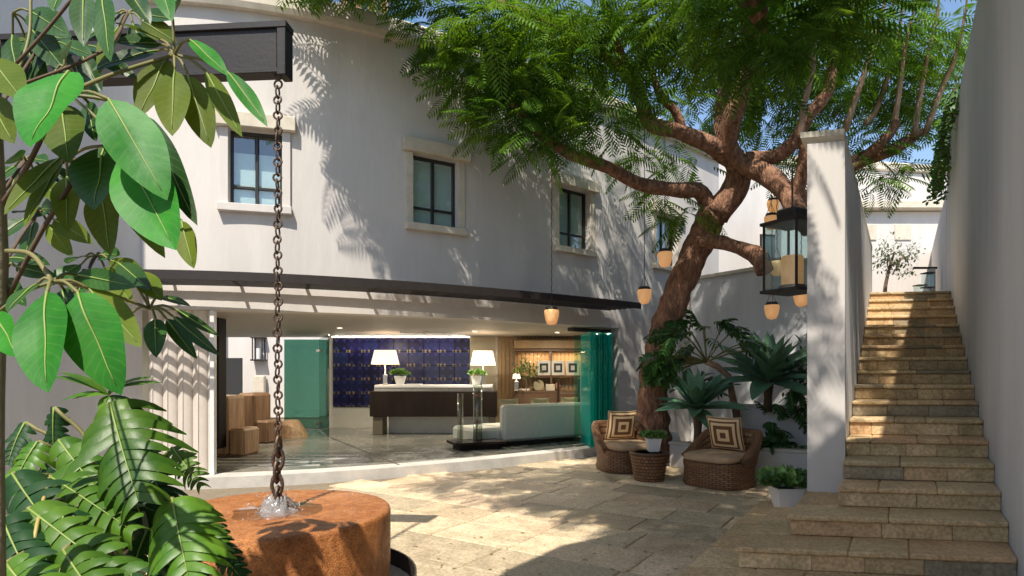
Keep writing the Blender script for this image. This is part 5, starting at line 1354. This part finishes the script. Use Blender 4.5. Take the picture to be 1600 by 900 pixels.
for k, (dx, zz_) in enumerate(((-.14, .52), (-.29, .28))):
    c = Vector((lp.x + dx, lp.y - .1, ZLAND + zz_))
    q = MB().box(c, (.15, .15, .26)).build('lantern', LG, lpo)
    for s_ in (-1, 1): MB().box(c + Z3 * s_ * .14, (.18, .18, .02), .004).build('lantern_plate', DARKMETAL, q)
cr_ = empty('creeper', rwall(5.6) + Z3 * 4.5, 'green creeper trailing down from the top of the tall stair wall', 'creeper')
m = MB(); st = MB(); rd = random.Random(8)
for i in range(26):
    t = rd.uniform(4.6, 7.6); p = rwall(t) - UP * .05 + Z3 * 5.45; ln = rd.uniform(.3, 1.3) * (1 if t > 5.3 else .4); q = p.copy(); pts = [q.copy()]
    while p.z - q.z < ln:
        q = q + Vector((rd.uniform(-.04, .03), rd.uniform(-.03, .03), -.07)); pts.append(q.copy())
        for k in range(3):
            d = Vector((rd.gauss(-.5, .6), rd.gauss(-.3, .6), rd.gauss(-.4, .5))).normalized(); b = q + d * .04
            leaf(m, b, b + d * rd.uniform(.06, .1), .032, Vector((-.5, -.5, .7)), n=3, m=2)
    st.tube(pts, .006, 4)
st.build('stems', STEMB, cr_); m.build('leaves', mat('creeper_leaf', (.06, .14, .03), (.10, .2, .05), 9, .5, transl=.25), cr_, True, fix=False)

# ---------------------------------------------------------------- foreground umbrella tree (large leaflets)
SC_B = mat('schefflera_bright', (.013, .14, .010), (.04, .24, .016), 7, .5, .35, 12, transl=.25, spec=.25, vein=11, rnd=.25)  # sunlit look of the front leaflets put into the colour
SC_O = mat('schefflera_olive', (.07, .12, .008), (.11, .15, .012), 7, .55, .3, 12, transl=.34, spec=.2, vein=11, rnd=.3)  # olive tone imitates leaflets lit from behind
SC_D = mat('schefflera_dark', (.015, .06, .010), (.03, .085, .014), 7, .4, .3, 12, transl=.2, spec=.3, vein=11, rnd=.35)
sch = empty('umbrella_plant', Vector((-1.55, 1.7, 0)), 'tall umbrella plant with large glossy leaflets in the near foreground', 'plant')
def pleaf(b, t, hw, Y, m_, dY=.12, sgn=1, droop=.12, seed=0):
    """leaflet from pixel places; hw in pixels at depth Y"""
    rd = random.Random(seed + int(b[0] * 7 + b[1])); B = at(b[0], b[1], Y); T = at(t[0], t[1], Y - dY * (.5 + rd.random()))
    side = (T - B).normalized(); nrm = Vector((rd.uniform(-.35, .35), -1, .45 + rd.uniform(-.25, .35)))
    m = MB(); leaf(m, B, T, hw / F * Y * 1.04, nrm, n=12, m=6, droop=droop * rd.uniform(.3, 1.4), fold=.08 + .22 * rd.random(), shape=rd.uniform(.78, .95), wave=rd.uniform(.03, .09))
    o = m.build('leaflet', m_, sch, True, fix=False)
    M = orient(B, T - B, nrm); L_ = (T - B).length; dr = 0
    rb = MB(); P = leaf_pts(L_, hw / F * Y, droop=0, fold=0, n=6, m=2)
    # midrib follows the blade's own middle line
    v = [Vector(m.v[i * 7 + 3]) for i in range(13)]; rb.tube([q + Vector((0, -.0015, .001)) for q in v[:12]], [.0030 * (1 - .07 * i) for i in range(12)], 5)
    rb.build('midrib', YRIB, o, True)
    return B
def stalks(hub, Y, ends, r=.004, m_=STEMM):
    H = at(*hub, Y)
    for e in ends:
        E = e if isinstance(e, Vector) else at(*e, Y)
        MB().tube([Vector(q) for q in bez([H, (H + E) / 2 + Vector((0, 0, .012)), E], 6)], r, 6).build('leaf_stalk', m_, sch, True)
def cluster(hub, Y, lst):
    ends = []
    for (b, t, hw, m_, dy) in lst: ends.append(pleaf(b, t, hw, Y + dy, m_))
    stalks(hub, Y, ends)
B_, O_, D_ = SC_B, SC_O, SC_D
cluster((108, 148), 1.45, [((108, 112), (40, 224), 50, B_, -.08), ((170, 155), (255, 296), 40, B_, -.1), ((98, 165), (101, 242), 30, O_, .05), ((138, 160), (141, 212), 15, D_, .1), ((228, 180), (297, 340), 20, D_, .03), ((195, 238), (270, 386), 44, B_, -.05)])
cluster((272, 86), 1.75, [((262, 92), (214, 170), 24, O_, 0), ((273, 110), (266, 202), 24, O_, -.03), ((294, 118), (324, 218), 23, O_, -.03), ((322, 112), (374, 208), 14, O_, 0), ((296, 62), (353, 108), 13, B_, -.1), ((355, 112), (413, 182), 13, B_, 0), ((250, 62), (180, 28), 15, O_, .05), ((250, 70), (182, 62), 17, D_, .05), ((246, 80), (140, 96), 16, D_, .08), ((270, 30), (283, -18), 17, D_, .0)])
cluster((103, 250), 1.6, [((165, 228), (141, 322), 40, D_, -.12), ((98, 256), (30, 346), 15, O_, 0), ((96, 246), (2, 328), 18, O_, -.03), ((106, 276), (100, 352), 19, O_, .05), ((160, 290), (164, 390), 25, O_, .0), ((190, 280), (244, 388), 21, O_, .02), ((284, 345), (298, 414), 16, O_, .05), ((120, 252), (188, 238), 12, D_, .05)])
cluster((82, 440), 1.5, [((74, 456), (56, 600), 39, B_, -.1), ((122, 457), (172, 608), 42, B_, -.12), ((140, 452), (214, 534), 24, O_, .05), ((98, 450), (106, 505), 15, D_, .1), ((58, 444), (4, 476), 16, D_, 0), ((-6, 490), (24, 556), 22, B_, 0), ((120, 430), (190, 440), 16, D_, .1)])
cluster((234, 482), 1.9, [((243, 498), (243, 554), 15, D_, 0), ((260, 498), (302, 553), 11, D_, 0), ((270, 494), (332, 550), 10, D_, 0), ((275, 484), (338, 522), 7, D_, 0), ((250, 464), (290, 468), 7, D_, 0), ((216, 425), (246, 458), 16, O_, 0), ((186, 412), (228, 444), 15, D_, .03), ((205, 490), (180, 540), 14, D_, .05)])
cluster((20, 20), 2.1, [((46, 18), (94, 42), 22, D_, 0), ((48, 44), (92, 98), 19, D_, .05), ((20, 55), (16, 130), 20, D_, .05), ((40, 60), (62, 150), 20, D_, .1)])
cluster((100, 105), 2.0, [((103, 92), (101, 52), 14, D_, 0), ((88, 110), (60, 170), 16, D_, 0), ((120, 118), (152, 150), 12, D_, 0)])
cluster((150, -50), 1.7, [((132, -12), (125, 57), 17, D_, 0), ((160, -15), (165, 88), 18, D_, 0), ((196, -20), (230, 20), 15, D_, 0), ((100, -25), (80, 12), 15, D_, 0), ((250, -30), (262, 18), 16, B_, -.05)])
cluster((-20, 105), 1.5, [((-14, 92), (26, 142), 26, O_, 0), ((-20, 150), (14, 215), 24, O_, 0)])
cluster((10, 420), 1.75, [((-5, 400), (-6, 470), 14, D_, 0), ((16, 404), (60, 398), 13, D_, 0), ((24, 416), (78, 428), 12, D_, 0), ((10, 436), (30, 470), 13, D_, 0)])
rdl = random.Random(31)
for hx, hy, hY in ((70, 60, 2.25), (200, 20, 2.3), (40, 250, 2.2), (150, 400, 2.3), (60, 330, 2.3), (120, 70, 2.4)):
    lst = []
    for q in range(6):
        a = q * 1.05 + rdl.uniform(-.3, .3); L1 = rdl.uniform(16, 26); L2 = L1 + rdl.uniform(46, 70)
        dx, dy = math.cos(a), .55 * math.sin(a) + .45
        lst.append(((hx + dx * L1, hy + dy * L1), (hx + dx * L2, hy + dy * L2), rdl.uniform(12, 17), D_ if rdl.random() < .7 else O_, rdl.uniform(-.05, .05)))
    cluster((hx, hy), hY, lst)
    MB().tube([Vector(q) for q in bez([tuple(at(hx, hy, hY)), tuple(at(hx - 40, hy + 60, 2.0)), tuple(at(-15, hy + 130, 1.75))], 8)], .005, 6).build('stem', STEMB, sch, True)
def pstem(pts, r, m_=STEMB, name='stem'):
    MB().tube([Vector(q) for q in bez([tuple(at(*p)) for p in pts], 10)], r, 7).build(name, m_, sch, True)
pstem([(105, 146, 1.45), (180, 115, 1.6), (272, 86, 1.75)], .0055, STEMM)
pstem([(-30, 200, 1.5), (30, 165, 1.48), (108, 148, 1.45)], .006, STEMM)
pstem([(-5, 330, 1.6), (40, 265, 1.55), (78, 190, 1.5), (108, 148, 1.45)], .006)
pstem([(10, 470, 1.65), (60, 370, 1.62), (103, 300, 1.6), (128, 255, 1.6), (103, 250, 1.6)], .006)
pstem([(10, 392, 1.6), (50, 398, 1.55), (82, 440, 1.5)], .006, STEMM)
pstem([(82, 440, 1.5), (150, 452, 1.75), (234, 482, 1.9)], .005, STEMM)
pstem([(20, 130, 1.9), (45, 60, 2.0), (48, -10, 2.05)], .005, STEMM)
pstem([(25, 100, 1.9), (70, 50, 1.9), (115, -5, 1.9)], .005)
pstem([(0, 980, 1.7), (-4, 700, 1.68), (-2, 560, 1.66), (2, 400, 1.62), (-8, 200, 1.55), (-12, 60, 1.5)], .016, mat('schefflera_trunk', (.16, .15, .09), (.24, .2, .12), 18, .8, .5, 40), 'trunk')

# ---------------------------------------------------------------- foreground split-leaf plant
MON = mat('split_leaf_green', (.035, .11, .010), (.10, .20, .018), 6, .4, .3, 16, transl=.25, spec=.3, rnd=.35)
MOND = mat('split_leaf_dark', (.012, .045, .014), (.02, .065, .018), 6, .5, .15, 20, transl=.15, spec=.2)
mo = empty('split_leaf_plant', Vector((-1.6, 2.3, 0)), 'large split-leaf philodendron filling the lower left corner before the fountain', 'plant')
crown_c = at(150, 900, 2.5)
def mleaf(b, t, hw, Y0, Y1, m_, n=9, droop=.18, nrm=None, k=0, st=True):
    Bp, Tp = at(b[0], b[1], Y0), at(t[0], t[1], Y1); m = MB(); rb = MB()
    split_leaf(m, rb, Bp, Tp, hw * .95 / F * Y0, nrm or Vector((.1, -.9, .55)), n, droop, seed=k, finger=.56, rr=.0045, fold=.16)
    o = m.build('leaf', m_, mo, True, fix=False); rb.build('rib', YRIB, o, True)
    if st:
        MB().tube([Vector(q) for q in bez([tuple(crown_c + Vector((0, .1, -.2))), tuple((crown_c + Bp) / 2 + Vector((0, .12, .12))), tuple(Bp)], 10)], .009, 6).build('leaf_stalk', STEMM, mo, True)
mleaf((172, 630), (208, 775), 98, 2.35, 2.15, MON, 10, .10, k=1)
mleaf((270, 780), (290, 900), 78, 2.25, 2.05, MON, 9, .10, k=2)
mleaf((78, 745), (190, 812), 60, 2.25, 2.1, MON, 9, .2, Vector((-.2, -.7, .8)), 3)
mleaf((45, 795), (190, 905), 62, 2.0, 1.85, MON, 9, .2, Vector((-.3, -.7, .8)), 4)
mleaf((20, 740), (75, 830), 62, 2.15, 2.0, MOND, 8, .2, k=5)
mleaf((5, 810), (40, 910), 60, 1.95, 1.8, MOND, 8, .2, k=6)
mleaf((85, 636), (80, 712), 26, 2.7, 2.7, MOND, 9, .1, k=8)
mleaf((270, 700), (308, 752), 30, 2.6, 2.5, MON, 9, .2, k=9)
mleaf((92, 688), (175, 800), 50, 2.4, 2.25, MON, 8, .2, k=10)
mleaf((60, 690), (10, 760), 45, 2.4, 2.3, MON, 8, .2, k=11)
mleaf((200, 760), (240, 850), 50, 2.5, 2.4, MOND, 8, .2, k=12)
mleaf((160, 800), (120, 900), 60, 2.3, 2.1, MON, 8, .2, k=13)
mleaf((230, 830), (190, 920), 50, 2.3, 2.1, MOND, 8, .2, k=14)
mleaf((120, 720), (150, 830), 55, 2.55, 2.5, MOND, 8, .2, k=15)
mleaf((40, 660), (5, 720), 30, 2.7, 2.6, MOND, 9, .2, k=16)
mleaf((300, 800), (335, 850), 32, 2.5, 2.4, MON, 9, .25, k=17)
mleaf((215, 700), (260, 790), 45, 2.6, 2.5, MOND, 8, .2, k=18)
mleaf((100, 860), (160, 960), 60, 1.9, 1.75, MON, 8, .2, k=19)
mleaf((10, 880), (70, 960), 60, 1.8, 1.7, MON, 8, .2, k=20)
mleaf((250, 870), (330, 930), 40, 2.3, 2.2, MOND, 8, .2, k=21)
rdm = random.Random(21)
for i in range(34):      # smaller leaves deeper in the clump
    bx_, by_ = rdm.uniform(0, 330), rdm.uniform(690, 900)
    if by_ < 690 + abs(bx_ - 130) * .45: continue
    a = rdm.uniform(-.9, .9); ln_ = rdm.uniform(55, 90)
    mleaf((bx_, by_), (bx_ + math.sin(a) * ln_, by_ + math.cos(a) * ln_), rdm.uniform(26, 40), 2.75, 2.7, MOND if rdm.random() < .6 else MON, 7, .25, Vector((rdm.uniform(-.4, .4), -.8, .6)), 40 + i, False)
# young upper leaves with narrow fingers
for i in range(13):
    a = -2.7 + i * .44; b = at(170, 618, 2.4); d = Vector((math.cos(a) * .17, -.05, .05 + .09 * math.sin(i * 1.7))); m = MB()
    leaf(m, b, b + d, .018, Vector((0, -.5, 1)), n=8, m=2, droop=.55, fold=.2); m.build('young_leaf', MON, mo, True, fix=False)
MB().tube([at(205, 930, 2.5), at(208, 860, 2.5), at(212, 820, 2.5)], [.05, .05, .04], 10, True, .2).build('trunk', MATS['ringed_trunk'], mo, True)
MB().tube([Vector(q) for q in bez([tuple(at(45, 905, 1.9)), tuple(at(58, 820, 1.95)), tuple(at(78, 745, 2.25))], 8)], .006, 6).build('leaf_stalk', mat('yellow_stalk', (.42, .33, .10), None, 9, .5), mo, True)

# ---------------------------------------------------------------- litter on the paving
m = MB(); rd = random.Random(77)
for i in range(110):
    p = gp(rd.uniform(640, 1180), rd.uniform(735, 900)); a = rd.random() * 6.28
    b = Vector((p.x, p.y, .006)); l = rd.uniform(.015, .045)
    leaf(m, b, b + Vector((math.cos(a), math.sin(a), rd.uniform(.0, .25))) * l, l * .28, Z3, n=3, m=2, droop=.2)
fl_ = m.build('fallen_leaves', mat('dry_leaf', (.30, .19, .06), (.16, .15, .03), 9, .8), None, True, fix=False); tag(fl_, 'small dry leaves scattered on the courtyard paving', None, None, 'stuff')
